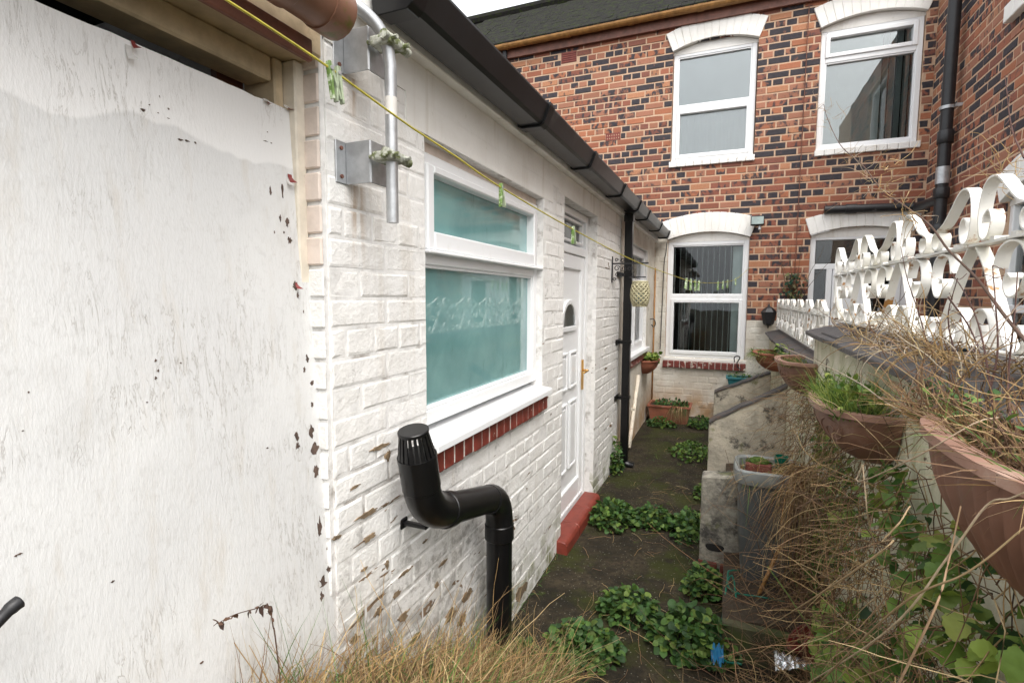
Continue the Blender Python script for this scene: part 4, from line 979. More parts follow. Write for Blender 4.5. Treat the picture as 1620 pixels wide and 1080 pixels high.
def trough(T,x0,x1,y0,y1,z0,z1,mat,lip=.012,tp=.03,soil=.03):
    m=MB(); o=[(x0,y0),(x1,y0),(x1,y1),(x0,y1)]; b=[(x0+tp,y0+tp*.7),(x1-tp,y0+tp*.7),(x1-tp,y1-tp*.7),(x0+tp,y1-tp*.7)]
    i_=[(x0+.012,y0+.012),(x1-.012,y0+.012),(x1-.012,y1-.012),(x0+.012,y1-.012)]
    V=[(x,y,z0) for x,y in b]+[(x,y,z1) for x,y in o]+[(x,y,z1) for x,y in i_]+[(x,y,z1-soil) for x,y in i_]
    m.add(V,[(3,2,1,0)]+[(4*a+k,4*a+(k+1)%4,4*a+4+(k+1)%4,4*a+4+k) for a in range(3) for k in range(4)]); B=m.build('body',mat,T)
    r=MB(); 
    for a,c,d,e in ((x0-lip,x1+lip,y0-lip,y0),(x0-lip,x1+lip,y1,y1+lip),(x0-lip,x0,y0,y1),(x1,x1+lip,y0,y1)): r.box(a,c,d,e,z1-.024,z1+.002)
    r.build('rim',mat,T,bevel=.003)
    MB().add([(x,y,z1-soil-.002) for x,y in i_],[(0,1,2,3)]).build('soil','soil',T)
trough(tr,-.91,-.41,6.62,6.95,.035,.26,'terracotta')
tl=thing('teal_trough','small teal plastic trough of green seedlings behind the far bed wall','trough',(.2,6.95,.45))
trough(tl,.0,.40,6.86,7.05,.50,.635,'teal')
st2=thing('plinth','mossy block under the teal trough by the house wall','plinth',(.2,6.95,.18)); MB().box(-.01,.44,6.85,7.10,.19,.5).build('block','fin',st2,bevel=.008)

tb=thing('tub','grey plastic square tub holding a brick and straggling dead grass','tub',(.215,2.9,.14))
def sq(r,z,cx=.215,cy=2.92,n=40,e=.38): return [(cx+r*math.copysign(abs(math.cos(2*math.pi*i/n))**e,math.cos(2*math.pi*i/n)),cy+r*math.copysign(abs(math.sin(2*math.pi*i/n))**e,math.sin(2*math.pi*i/n)),z) for i in range(n)]
def loft(rows):
    n=len(rows[0]); return [p for r in rows for p in r],[(a*n+i,a*n+(i+1)%n,(a+1)*n+(i+1)%n,(a+1)*n+i) for a in range(len(rows)-1) for i in range(n)]
MB().add(*loft([sq(.105,.145),sq(.112,.15),sq(.135,.40),sq(.145,.69)])).build('body','greytub',tb,smooth=35)
MB().add(*loft([sq(.146,.672),sq(.160,.675),sq(.166,.70),sq(.162,.738),sq(.150,.746),sq(.139,.735),sq(.136,.68),sq(.133,.6)])).build('rim','greyrim',tb,smooth=35)
MB().add([p for p in sq(.14,.655)],[tuple(range(40))]).build('soil','soil',tb)
hb=thing('brick_block','old red perforated brick topped with moss standing inside the grey tub','brick',(.13,2.9,.66))
MB().box(.105,.225,2.84,2.91,.66,.765).build('brick','redtile',hb,bevel=.006).data.materials[0]=simple('oldbrick',(.17,.05,.035),.9,.4,25,.4)
mo=MB(); 
V=[];F=[];n1,n2=18,8
for i in range(n2+1):
    for j in range(n1):
        t=2*math.pi*j/n1; p=math.pi/2*i/n2; k=1+.18*math.sin(j*2.1+i*1.7)
        V.append((.165+.055*k*math.cos(t)*math.cos(p),2.875+.032*k*math.sin(t)*math.cos(p),.764+.026*k*math.sin(p)))
F=[(i*n1+j,i*n1+(j+1)%n1,(i+1)*n1+(j+1)%n1,(i+1)*n1+j) for i in range(n2) for j in range(n1)]
mo.add(V,F).build('moss_cushion','mossgreen',hb,smooth=True)
cn=thing('garden_cane','short orange brown cane leaning on the grey tub','cane',(.16,2.7,.15))
MB().tube([(.165,2.66,.13),(.27,2.745,.40)],.009,8).build('cane','copper',cn,smooth=True)
rp=thing('flower_pot','small glossy dark red plant pot lying in dead grass','pot',(.42,2.55,.16))
m=MB(); m.lathe([(.045,0),(.062,.09),(.067,.092),(.067,.11),(.058,.11),(.05,.03)],(0,0,0),20); V=np.array(m.v); a=R(50); V=np.stack([V[:,0]*math.cos(a)-V[:,2]*math.sin(a)+.40,V[:,1]+2.36,V[:,0]*math.sin(a)+V[:,2]*math.cos(a)+.12],1); m.v=[tuple(p) for p in V]; m.build('pot','redpot',rp,smooth=35)
fo=thing('foil_tray','crumpled silver foil tray lying on dead grass below the bed edging','litter',(.3,2.2,.1))
m=MB(); nU,nV=18,9
for i in range(nU+1):
    for j in range(nV+1):
        u,v_=i/nU,j/nV; m.v.append((.215+.15*u+.003*random.random(),2.17+.10*v_+.03*u,.14+.012*abs(math.sin(u*19))*(.4+v_)+.03*math.sin(2.6*v_+u*1.5)+random.uniform(-.0025,.0025)))
m.n=len(m.v); m.f=[(i*(nV+1)+j,(i+1)*(nV+1)+j,(i+1)*(nV+1)+j+1,i*(nV+1)+j+1) for i in range(nU) for j in range(nV)]; m.build('foil','foil',fo)
bs=thing('plastic_scrap','torn shiny blue plastic wrapper among weeds by the bed edging','litter',(.05,2.3,.05))
m=MB()
for i in range(9):
    for j in range(6): m.v.append((-.02+.05*i/8+random.uniform(-.004,.004),2.26+.03*j/5,.05+.06*j/5+.018*math.sin(i*1.9+j)))
m.n=54; m.f=[(i*6+j,(i+1)*6+j,(i+1)*6+j+1,i*6+j+1) for i in range(8) for j in range(5)]; m.build('film','bluescrap',bs)
ho=thing('garden_hose','thin dark green hose looped round the foot of the grey tub','hose',(.2,2.75,.16))
MB().tube(spline([(.08+.0*k,2.62,.16) for k in (0,)]+[(.21+.17*math.cos(t),2.70+.11*math.sin(t)+.01*t,.17+.012*math.sin(3*t)) for t in np.linspace(2.6,9.5,16)]+[(.02,2.33,.06),(.1,2.25,.08)],5),.0045,6).build('hose','greenplastic',ho,smooth=True)
bb2=thing('blue_bottle','small blue plastic bottle lying behind the scroll railing','bottle',(.6,1.9,1.49))
q=onX(1530,540,.60); m=MB(); m.lathe([(0,0),(.022,.002),(.024,.03),(.022,.06),(.012,.075),(.011,.085),(0,.086)],(0,0,0),14); V=np.array(m.v); m.v=[(q[0]+p[0],q[1]+p[2]-.03,q[2]+p[1]) for p in V]; m.build('bottle','bluescrap',bb2,smooth=40)
gc=thing('green_cap','small emerald green plastic cup behind the tub','cup',(.3,3.05,.75))
m=MB(); m.lathe([(.03,0),(.035,.06),(.032,.06),(.026,.005)],(.285,3.06,.70),14); m.build('cup','greenplastic',gc,smooth=40)

# ---------------------------------------------------------------- vegetation
class Veg:
    def __init__(s): s.V=[]; s.F=[]; s.c=[]; s.n=0
    def add(s,V,F,col):          # V (k,m,3) F (t,3) col (k,3)
        k,m,_=V.shape; s.V.append(V.reshape(-1,3)); f=(F[None]+ (np.arange(k)*m)[:,None,None]+s.n).reshape(-1,3)
        s.F.append(f); s.c.append(np.repeat(col,len(F),0)); s.n+=k*m
    def build(s,name,mat,parent=None,kind=None,smooth=True):
        V=np.concatenate(s.V)-(org(parent) if parent else 0); F=np.concatenate(s.F); c=np.concatenate(s.c)
        me=bpy.data.meshes.new(name); me.vertices.add(len(V)); me.vertices.foreach_set('co',V.astype(np.float32).ravel())
        me.loops.add(F.size); me.loops.foreach_set('vertex_index',F.astype(np.int32).ravel())
        me.polygons.add(len(F)); me.polygons.foreach_set('loop_start',np.arange(0,F.size,3,dtype=np.int32))
        me.update(calc_edges=True)
        a=me.attributes.new('lcol','FLOAT_COLOR','FACE'); a.data.foreach_set('color',np.concatenate([c,np.ones((len(c),1))],1).astype(np.float32).ravel())
        if smooth: me.polygons.foreach_set('use_smooth',[True]*len(me.polygons))
        me.materials.append(MT[mat]); o=bpy.data.objects.new(name,me); C.objects.link(o)
        if parent: o.parent=parent; ORG[o.name]=org(parent)
        if kind: o['kind']=kind
        return o
def unit(a): return a/(np.linalg.norm(a,axis=-1,keepdims=True)+1e-9)
def tmpl(kind):
    if kind=='round': w=[(.30,.02),(.50,.22),(.52,.45),(.44,.66),(.27,.86)]
    elif kind=='heart': w=[(.34,-.10),(.50,.10),(.45,.36),(.31,.60),(.14,.82)]
    else: w=[(.12,.06),(.25,.25),(.28,.45),(.21,.68),(.09,.88)]
    mid=[(0,0),(0,.25),(0,.5),(0,.75),(0,1)]
    zig=lambda i: 1+(.06 if i%2 else -.05)
    L=[(-a*zig(i),b) for i,(a,b) in enumerate(w)]; Rr=[(a*zig(i+1),b) for i,(a,b) in enumerate(w)]
    P=np.array([(x,y,.22*abs(x)-.28*y*y+.04*math.sin(9*y+4*x)) for x,y in mid+L+Rr]); F=[]
    for base,fl in ((5,0),(10,1)):
        for i in range(4):
            q=[(i,base+i,base+i+1),(i,base+i+1,i+1)]
            F+= [(a,c,b) if fl else (a,b,c) for a,b,c in q]
    return P,np.array(F)
def tmplH(kind):
    n=10; ys=np.linspace(0,1,n+1)
    wf=(lambda y:.56*math.sin(math.pi*min(1,(y+.10)/1.12))**.65) if kind=='round' else (lambda y:.52*(1-y)**.62*(1-.25*(1-y)**6)+.0)
    P=[(0,y) for y in ys]
    for s_ in (-1,1):
        for i,y in enumerate(ys): w=wf(y)*(1+(.075 if i%2 else -.06)); P.append((s_*max(w,.012),y-(.10*(1-y)**3)+(.03 if i%2 else 0)))
    V=np.array([(x,y,.26*abs(x)-.30*y*y+.035*math.sin(11*y+5*x)+.03*math.sin(abs(x)*26)) for x,y in P]); F=[]
    for b,fl in ((n+1,0),(2*n+2,1)):
        for i in range(n):
            for a,c,d in ((i,b+i,b+i+1),(i,b+i+1,i+1)): F.append((a,d,c) if fl else (a,c,d))
    return V,np.array(F)
TP={k:tmpl(k) for k in ('round','heart','long')}
TP['roundH']=tmplH('round'); TP['heartH']=tmplH('heart')
def leaves(vg,P,out,size,col,kind='round',droop=.4):
    k=len(P); T,F=TP[kind]
    d=unit(out+rng.normal(0,.45,(k,3))+np.array([0,0,-droop])*rng.random((k,1)))
    up=unit(np.array([0,0,1.])+rng.normal(0,.45,(k,3))); x=unit(np.cross(d,up)); nz=np.cross(x,d)
    size=np.broadcast_to(size,(k,))[:,None,None]
    V=P[:,None]+size*(T[None,:,0,None]*x[:,None]+T[None,:,1,None]*d[:,None]+T[None,:,2,None]*nz[:,None])
    vg.add(V,F,col)
def blades(vg,P,d,L,wid,droop,col,seg=5,curl=0.):
    k=len(P); d=unit(d); t=np.linspace(0,1,seg+1)
    side=unit(np.cross(d,rng.normal(0,1,(k,3)))); dn=np.array([0,0,-1.])
    L=np.broadcast_to(L,(k,)); droop=np.broadcast_to(droop,(k,)); wid=np.broadcast_to(wid,(k,))
    b=unit(rng.normal(0,1,(k,3)))*curl
    c=P[:,None]+d[:,None]*(L[:,None]*t)[...,None]+(dn[None,None]*(droop*L)[:,None,None]+b[:,None]*L[:,None,None])*(t**2)[None,:,None]
    w=(wid[:,None]*(1-t**1.5*.92)[None])[...,None]*side[:,None]
    V=np.concatenate([c-w,c+w],1); n=seg+1
    F=np.array([q for i in range(seg) for q in ((i,i+1,n+i+1),(i,n+i+1,n+i))]); vg.add(V,F,col)
def strand(vg,path,r,col,n=4):
    P=np.array(path,float); k=len(P); r=np.broadcast_to(np.asarray(r,float),(k,)); T=unit(np.gradient(P,axis=0))
    a=unit(np.cross(T,np.array([.31,.77,.55]))); b=np.cross(T,a)
    V=np.stack([P+r[:,None]*(math.cos(2*math.pi*j/n)*a+math.sin(2*math.pi*j/n)*b) for j in range(n)],1).reshape(-1,3)
    F=np.array([q for i in range(k-1) for j in range(n) for q in ((i*n+j,i*n+(j+1)%n,(i+1)*n+(j+1)%n),(i*n+j,(i+1)*n+(j+1)%n,(i+1)*n+j))])
    vg.add(V[None],F,np.array([col]))
def wander(p,d,L,n,jit,grav,curl=0):
    P=[np.array(p,float)]; d=np.array(d,float); d/=np.linalg.norm(d); s=L/n; ax=rng.normal(0,1,3); ax/=np.linalg.norm(ax)
    for i in range(n):
        d=d+rng.normal(0,jit,3)+np.array([0,0,grav])*s+np.cross(ax,d)*curl*s; d/=np.linalg.norm(d); P.append(P[-1]+d*s)
    return P
def pick(pal,k,var=.25):
    pal=np.array(pal); return pal[rng.integers(0,len(pal),k)]*(1+rng.uniform(-var,var,(k,1)))
STRAW=[(.42,.29,.14),(.34,.22,.10),(.50,.37,.20),(.26,.16,.075),(.40,.25,.10)]
BROWN=[(.16,.085,.045),(.22,.12,.06),(.11,.06,.035),(.27,.16,.085)]
DKGREEN=[(.05,.125,.026),(.04,.10,.024),(.072,.155,.032),(.03,.075,.02)]
MIDGREEN=[(.085,.17,.03),(.12,.205,.037),(.06,.125,.026),(.16,.235,.045)]
LIME=[(.25,.34,.06),(.32,.37,.08),(.18,.29,.05)]
def box(k,x,y,z): return np.stack([rng.uniform(*x,k),rng.uniform(*y,k),rng.uniform(*z,k)],1)

# dry grass heaped at the foot of the white wall
dg=thing('dry_grass','tall tussock of straw coloured dead grass at foot of white wall','grass',(-.75,1.5,0)); v=Veg()
hz=lambda y: np.interp(y,[.3,.75,1.05,1.35,1.65,1.95],[.70,.66,.53,.34,.14,.0])
k=5200; P=box(k,(-.94,-.52),(.55,1.9),(-.02,.0)); P[:,2]+=hz(P[:,1]); d=np.stack([rng.normal(.12,.4,k),rng.normal(.06,.42,k),rng.uniform(.5,1.2,k)],1)
blades(v,P,d,rng.uniform(.12,.38,k),rng.uniform(.0010,.0022,k),rng.uniform(.15,.8,k),pick(STRAW+BROWN[:2]+MIDGREEN[:1],k),6,.22)
k=700; P=box(k,(-.94,-.5),(.7,1.95),(-.02,.02)); P[:,2]+=hz(P[:,1]); blades(v,P,np.stack([rng.normal(.2,.4,k),rng.normal(.1,.5,k),rng.uniform(.3,1,k)],1),rng.uniform(.15,.36,k),.0018,.5,pick(MIDGREEN+STRAW,k),6,.2)
hm=MB(); ys=np.linspace(.2,1.98,24); xs=np.linspace(-.945,-.45,9)
for y in ys:
    for x in xs: hm.v.append((x,y,float(hz(y))*(1-.35*((x+.945)/.495)**2)-.03+.012*math.sin(9*x+7*y)))
hm.n=len(hm.v); hm.f=[(j*9+i,j*9+i+1,(j+1)*9+i+1,(j+1)*9+i) for j in range(23) for i in range(8)]; hm.build('soil_heap','soil',dg,smooth=True)
v.build('blades','dry',dg,'stuff')
v=Veg()
for i in range(70):
    y=rng.uniform(.7,1.95); p=(rng.uniform(-.93,-.55),y,float(hz(y))); strand(v,wander(p,(rng.normal(.1,.4),rng.normal(.1,.5),1),rng.uniform(.25,.5),10,.10,-1.6),np.linspace(.0016,.0006,11),pick(STRAW,1)[0],3)
v.build('stalks','dry',dg,'stuff')
# dead bramble sprig standing out of the grass before the boarded door
ds=thing('dead_sprig','withered brown leafy sprig arching in front of the white boarded door','plant',(-.85,.9,.4)); v=Veg(); vl=Veg()
pp=[onX(*q,-.86) for q in ((440,1045),(432,990),(425,958),(405,962),(370,972),(345,985))]; pp=[np.array([-.86,pp[0][1]+.05,.2])]+pp
sp=spline(pp,6); strand(v,sp,np.linspace(.0018,.0007,len(sp)),(.09,.05,.03),5); 
P=sp[rng.integers(14,len(sp),26)]; leaves(vl,P,rng.normal(0,.5,(26,3)),rng.uniform(.008,.022,26),pick([(.06,.03,.022),(.10,.05,.03)],26),'long',1.2)
v.build('stem','bark',ds); vl.build('withered_leaves','dry',ds,'stuff')

# leafy weeds on the path
def leafmeshes(pal,kind,n=10):
    out=[]
    for i in range(n):
        v=Veg(); T,F=TP[kind]; s=np.array([1+rng.uniform(-.15,.15),1,1+rng.uniform(-.4,.6)]); v.add((T*s)[None],F,pick(pal,1)); o=v.build('leaf','leaf'); out.append(o.data); bpy.data.objects.remove(o)
    return out
LM={'dk':leafmeshes(DKGREEN+MIDGREEN,'roundH',14),'mid':leafmeshes(MIDGREEN+DKGREEN[:1],'heartH',14),'lime':leafmeshes(LIME+MIDGREEN[1:2],'roundH',10)}
def leafobj(parent,p,d,s,pool):
    d=np.array(d,float)/np.linalg.norm(d); up=unit(np.array([0,0,1.])+rng.normal(0,.4,3)); x=unit(np.cross(d,up)); z=np.cross(x,d)
    m=Matrix(((x[0],d[0],z[0]),(x[1],d[1],z[1]),(x[2],d[2],z[2])))
    o=bpy.data.objects.new('leaf',random.choice(pool)); C.objects.link(o); o.parent=parent; o.location=tuple(np.array(p)-org(parent)); o.rotation_euler=m.to_euler(); o.scale=(s,s,s)
def weed(x,y,rx,ry,h,n,label,pal=DKGREEN+MIDGREEN,size=(.016,.038),objs=60,kind='round',z0=None):
    z0=gz(x,y) if z0 is None else z0
    n=int(n*1.8); T=thing('weed_clump',label,'weed',(x,y,z0)); v=Veg(); st=Veg()
    a=rng.uniform(0,2*math.pi,n); r=np.sqrt(rng.random(n)); P=np.stack([x+rx*r*np.cos(a),y+ry*r*np.sin(a),z0+h*(1-.75*r**2)*rng.uniform(.15,1.0,n)],1)
    out=np.stack([np.cos(a)*(r+.2),np.sin(a)*(r+.2),rng.uniform(.1,.7,n)],1)
    S=rng.uniform(*size,n)
    leaves(v,P[objs:],out[objs:],S[objs:],pick(pal,n-objs),kind,.5); v.build('foliage','leaf',T,'stuff')
    for i in range(objs): leafobj(T,P[i]+np.array([0,0,.012]),out[i]+rng.normal(0,.3,3),S[i]*1.1,LM['dk'])
    for i in range(0,n,3):
        b=np.array([x+(P[i][0]-x)*.55,y+(P[i][1]-y)*.55,z0-.005]); strand(st,[b,(b+P[i])/2+np.array([0,0,.012]),P[i]],.0012,pick(MIDGREEN,1)[0]*.8,3)
    st.build('stems','leaf',T,'stuff')
weed(-.72,3.62,.17,.20,.16,260,'lush dark green weed clump against the white door frame')
weed(-.46,3.70,.16,.13,.13,200,'low green weeds growing in the crack across the path',pal=DKGREEN+MIDGREEN)
weed(-.20,3.66,.12,.22,.15,190,'green weed clump at foot of the stub bed wall')
weed(-.08,2.92,.10,.12,.15,130,'upright leafy weed in front of the stub bed wall')
weed(-.10,2.42,.19,.17,.17,330,'broad leafy weed patch beside the mossy timber edging',size=(.018,.042),objs=80)
weed(-.42,2.55,.15,.13,.13,200,'dark weed patch in the middle of the mossy path',objs=50)
weed(-.56,2.20,.17,.14,.13,240,'spreading weed patch between vent pipe and path middle',objs=50)
weed(-.31,5.45,.20,.30,.12,170,'soft low weeds on the path beyond the downpipe',pal=MIDGREEN,objs=10)
weed(-.90,4.62,.05,.10,.32,90,'climbing weed at the foot of the white wall beside downpipe',objs=10)
weed(-.72,6.46,.17,.11,.13,120,'green weeds under the left end of terracotta trough',objs=6)
weed(-.28,6.55,.15,.14,.15,120,'green weeds between trough and far pale bed wall',objs=6)
weed(-.12,4.35,.09,.16,.12,90,'pale green weed by the broken end of middle bed wall',pal=MIDGREEN,objs=8)
weed(-.80,2.0,.08,.10,.10,70,'small weed tuft at the foot of the vent pipe',objs=8)

# planters' growth
def tuft(name,label,cat,P,dirs,L,wid,dr,pal,loc,mat='leaf',curl=.15):
    T=thing(name,label,cat,loc); v=Veg(); k=len(P); blades(v,P,dirs,L,wid,dr,pick(pal,k),5,curl); v.build('blades',mat,T,'stuff'); return T
def inplanter(k,yc,L,D,z,xw=.47,s=-1):
    return np.stack([xw+s*rng.uniform(.02,D*.95,k),yc+rng.uniform(-.45,.45,k)*L,np.full(k,z)],1)
k=900; P=inplanter(k,2.0,.48,.18,1.235)
T2=tuft('planter_grass','tall bright green feathery weeds in the swirl relief planter','plant',P,np.stack([rng.normal(-.12,.3,k),rng.normal(-.05,.35,k),rng.uniform(.6,1.1,k)],1),rng.uniform(.07,.19,k),.0016,rng.uniform(.1,.6,k),MIDGREEN+LIME[:2],(.38,2.0,1.235))
v=Veg(); k=260; P=inplanter(k,2.0,.48,.17,1.25); P[:,2]+=rng.uniform(0,.08,k); leaves(v,P,np.stack([rng.normal(-.2,.5,k),rng.normal(0,.5,k),rng.uniform(.2,1,k)],1),rng.uniform(.012,.03,k),pick(MIDGREEN+LIME,k),'long'); v.build('foliage','leaf',T2,'stuff')
k=600; P=inplanter(k,3.58,.5,.18,1.20); tuft('planter_grass','short mixed grass in brown planter below the slate step','plant',P,np.stack([rng.normal(-.15,.35,k),rng.normal(0,.4,k),rng.uniform(.5,1,k)],1),rng.uniform(.03,.085,k),.0018,.5,MIDGREEN+STRAW[:2],(.38,3.58,1.20))
k=700; P=inplanter(k,5.75,.54,.24,1.04); tuft('planter_grass','grass spilling over the terracotta planter near coach lantern','plant',P,np.stack([rng.normal(-.5,.4,k),rng.normal(-.1,.4,k),rng.uniform(.3,1,k)],1),rng.uniform(.07,.17,k),.003,rng.uniform(.5,1.3,k),MIDGREEN+LIME[:1]+STRAW[:1],(.36,5.75,1.04))
T=thing('planter_plant','bright lime green leafy plant filling the half round wall planter','plant',(-.85,6.42,.85)); v=Veg(); k=240; P=inplanter(k,6.42,.44,.17,.85,-.95,1); P[:,2]+=rng.uniform(-.01,.07,k)
leaves(v,P,np.stack([rng.normal(.3,.5,k),rng.normal(0,.5,k),rng.uniform(.1,.8,k)],1),rng.uniform(.025,.05,k),pick(LIME+MIDGREEN[1:2],k),'round'); v.build('foliage','leaf',T,'stuff')
T=thing('trough_plant','dark weeds and dry stalks trailing over the terracotta trough','plant',(-.6,6.8,.22)); v=Veg(); k=200; P=box(k,(-.85,-.44),(6.64,6.92),(.22,.30)); leaves(v,P,rng.normal(0,.5,(k,3))+np.array([0,-.4,.3]),rng.uniform(.025,.055,k),pick(DKGREEN+MIDGREEN[:1],k),'long'); 
k=120; P=box(k,(-.62,-.44),(6.63,6.68),(.235,.26)); blades(v,P,np.stack([rng.normal(0,.3,k),rng.uniform(-.8,-.2,k),rng.uniform(.1,.7,k)],1),rng.uniform(.1,.2,k),.003,1.6,pick(STRAW+DKGREEN,k)); v.build('foliage','leaf',T,'stuff')
T=thing('trough_plant','low green seedlings in the teal trough','plant',(.2,6.95,.62)); v=Veg(); k=160; P=box(k,(.02,.44),(6.86,7.05),(.60,.67)); leaves(v,P,rng.normal(0,.5,(k,3))+np.array([0,-.2,.6]),rng.uniform(.02,.05,k),pick(MIDGREEN,k),'long'); v.build('foliage','leaf',T,'stuff')
# near planter: brown seeding weeds
T=thing('planter_plant','brown and green dying weeds heaped in the ribbed planter and over the coping','plant',(.38,1.0,1.36)); v=Veg()
k=1500; P=inplanter(k,1.0,.62,.13,1.36); P[:,1]+=rng.uniform(-.02,.12,k); blades(v,P,np.stack([rng.normal(-.1,.4,k),rng.normal(.1,.5,k),rng.uniform(.25,.9,k)],1),rng.uniform(.05,.16,k),.0013,rng.uniform(.1,.9,k),pick(STRAW+BROWN+BROWN+MIDGREEN[:2],k),5,.3)
k=260; P=inplanter(k,1.05,.66,.12,1.37); P[:,2]+=rng.uniform(0,.07,k); leaves(v,P,rng.normal(0,.6,(k,3))+np.array([-.2,0,.2]),rng.uniform(.010,.024,k),pick(MIDGREEN+BROWN+DKGREEN,k),'long')
v.build('foliage','dry',T,'stuff')
v=Veg()
for i in range(150):
    p=(.47+rng.uniform(-.12,.02),rng.uniform(.75,1.45),1.38); strand(v,wander(p,(rng.normal(-.1,.5),rng.normal(.1,.7),.9),rng.uniform(.08,.24),8,.22,-2.5,rng.normal(0,5)),np.linspace(.0014,.0006,9),pick(BROWN+STRAW[:2],1)[0],3)
v.build('seed_stalks','dry',T,'stuff')
# tub grass
T=thing('tub_grass','orange and green dead grass draping over the rim of the grey tub','grass',(.25,2.9,.7)); v=Veg()
k=600; P=box(k,(.10,.36),(2.80,3.02),(.655,.69)); d=np.stack([rng.normal(.05,.5,k),rng.normal(-.25,.4,k),rng.uniform(.3,1,k)],1); blades(v,P,d,rng.uniform(.08,.24,k),.0022,rng.uniform(.3,1.6,k),pick(STRAW+[(.36,.16,.04),(.42,.21,.06)]+MIDGREEN[:2],k),6,.2)
k=450; P=box(k,(.30,.40),(2.74,2.85),(.68,.80)); d=np.stack([rng.normal(-.1,.3,k),rng.normal(-.4,.3,k),rng.uniform(-.4,.5,k)],1); blades(v,P,d,rng.uniform(.1,.3,k),.002,rng.uniform(.8,2,k),pick(STRAW+[(.30,.13,.035)]+BROWN,k),6,.25)
v.build('blades','dry',T,'stuff')

# mass of vine, dead grass and brambles hanging over the boundary wall
iv=thing('creeping_vine','yellow green leafy creeper climbing the cream garden wall','vine',(.44,1.8,.2))
def veil(k,y=(.7,3.1),z=(.05,1.15)):
    Y=y[0]+(y[1]-y[0])*rng.random(k); Z=z[0]+(z[1]-z[0])*rng.random(k)
    bul=(.05+.20*np.clip(1-Z/1.0,0,1))*np.interp(Y,[1.7,2.2],[1,.42])                      # the heap is thickest near the ground
    X=.465-bul*rng.random(k)**.7
    hole=np.sin(Y*5.3+1.0)*np.cos(Z*6.1+Y*2.0)+.6*np.sin(Z*11+Y*7)
    keep=(hole<.1+rng.normal(0,.22,k))|(Z<.33)
    return np.stack([X,Y,Z],1)[keep]
v=Veg(); P=veil(3300); k=len(P); lw=rng.uniform(.014,.036,k)
low=(P[:,2]<.75)
leaves(v,P,np.stack([rng.normal(-.7,.3,k),rng.normal(-.25,.4,k),rng.normal(.1,.4,k)],1),lw,np.where((rng.random(k)<.4)[:,None],pick(MIDGREEN+DKGREEN,k),pick(LIME+MIDGREEN,k)),'heart',.8)
v.build('foliage','leaf',iv,'stuff')
P=veil(520,(.78,2.1),(.35,1.12)); P[:,0]-=.035
for i,p in enumerate(P[:290]): leafobj(iv,p,np.array([-.6,-.3,-.15])+rng.normal(0,.4,3),rng.uniform(.024,.048),LM['mid' if i%3==0 else 'lime'])
v=Veg()
for i in range(120):
    y=rng.uniform(.75,3.0); strand(v,wander((.45-.1*rng.random(),y,rng.uniform(-.0,.2)),(rng.normal(0,.2),rng.normal(.1,.4),1),rng.uniform(.4,1.1),12,.13,-.1),np.linspace(.002,.0008,13),pick(BROWN+MIDGREEN[:1],1)[0],4)
v.build('stems','bark',iv,'stuff')
hg=thing('hanging_dead_grass','matted brown dead grass and stalks hanging over the garden wall','grass',(.4,2.0,.6)); v=Veg()
for i in range(950):
    y=rng.uniform(.75,3.6); zt=rng.uniform(.55,1.22); p=(.46-.06*rng.random()-.12*max(0,1-zt),y,zt)
    strand(v,wander(p,(rng.normal(-.35,.3),rng.normal(-.1,.55),rng.normal(-.2,.6)),rng.uniform(.12,.5),8,.2,-3.2,rng.normal(0,3)),np.linspace(.0015,.0005,9),pick(STRAW+BROWN+BROWN,1)[0],3)
for i in range(900):    # heap on the ground below
    y=rng.uniform(1.2,3.0); p=(rng.uniform(.0,.46) if y<2.05 or i%3==0 else rng.uniform(.33,.46),y,rng.uniform(.05,.30)); p=(p[0],p[1],p[2]*(.3+1.4*max(0,p[0]))*(1 if y<2.05 else .4))
    strand(v,wander((p[0],p[1],p[2]+.03+(.12 if p[1]>2.45 and p[0]>.02 else 0)),(rng.normal(-.2,1),rng.normal(0,1),rng.normal(.1,.3)),rng.uniform(.12,.45),7,.2,-.6,rng.normal(0,3)),np.linspace(.0016,.0006,8),pick(BROWN+STRAW[:2]+BROWN,1)[0],3)
v.build('strands','dry',hg,'stuff')
# extra straw caught in the creeper at the near end
v=Veg()
for i in range(420):
    y=rng.uniform(.78,1.7); z=rng.uniform(.35,1.12); strand(v,wander((.44-.16*rng.random(),y,z),(rng.normal(-.3,.4),rng.normal(.2,.8),rng.normal(-.1,.7)),rng.uniform(.1,.34),7,.14,-1.5,rng.normal(0,2)),np.linspace(.0012,.0005,8),pick(STRAW+BROWN,1)[0],3)
v.build('straw','dry',hg,'stuff')
# pale curling tendrils heaped on the coping
ct_=thing('curled_dead_vine','pale curling dead vine tendrils heaped on the slate coping under the railing','vine',(.5,1.9,1.45)); v=Veg()
for i in range(210):
    y=rng.uniform(1.15,2.2); p=(rng.uniform(.40,.56),y,1.45+rng.uniform(0,.02))
    strand(v,wander(p,(rng.normal(-.2,.6),rng.normal(0,.8),rng.uniform(.1,.9)),rng.uniform(.10,.24),14,.10,-3.6,rng.normal(0,12)),np.linspace(.0016,.0007,15),pick(STRAW+[(.5,.42,.33),(.42,.32,.25)]+BROWN[:1],1)[0],4)
v.build('tendrils','dry',ct_,'stuff')
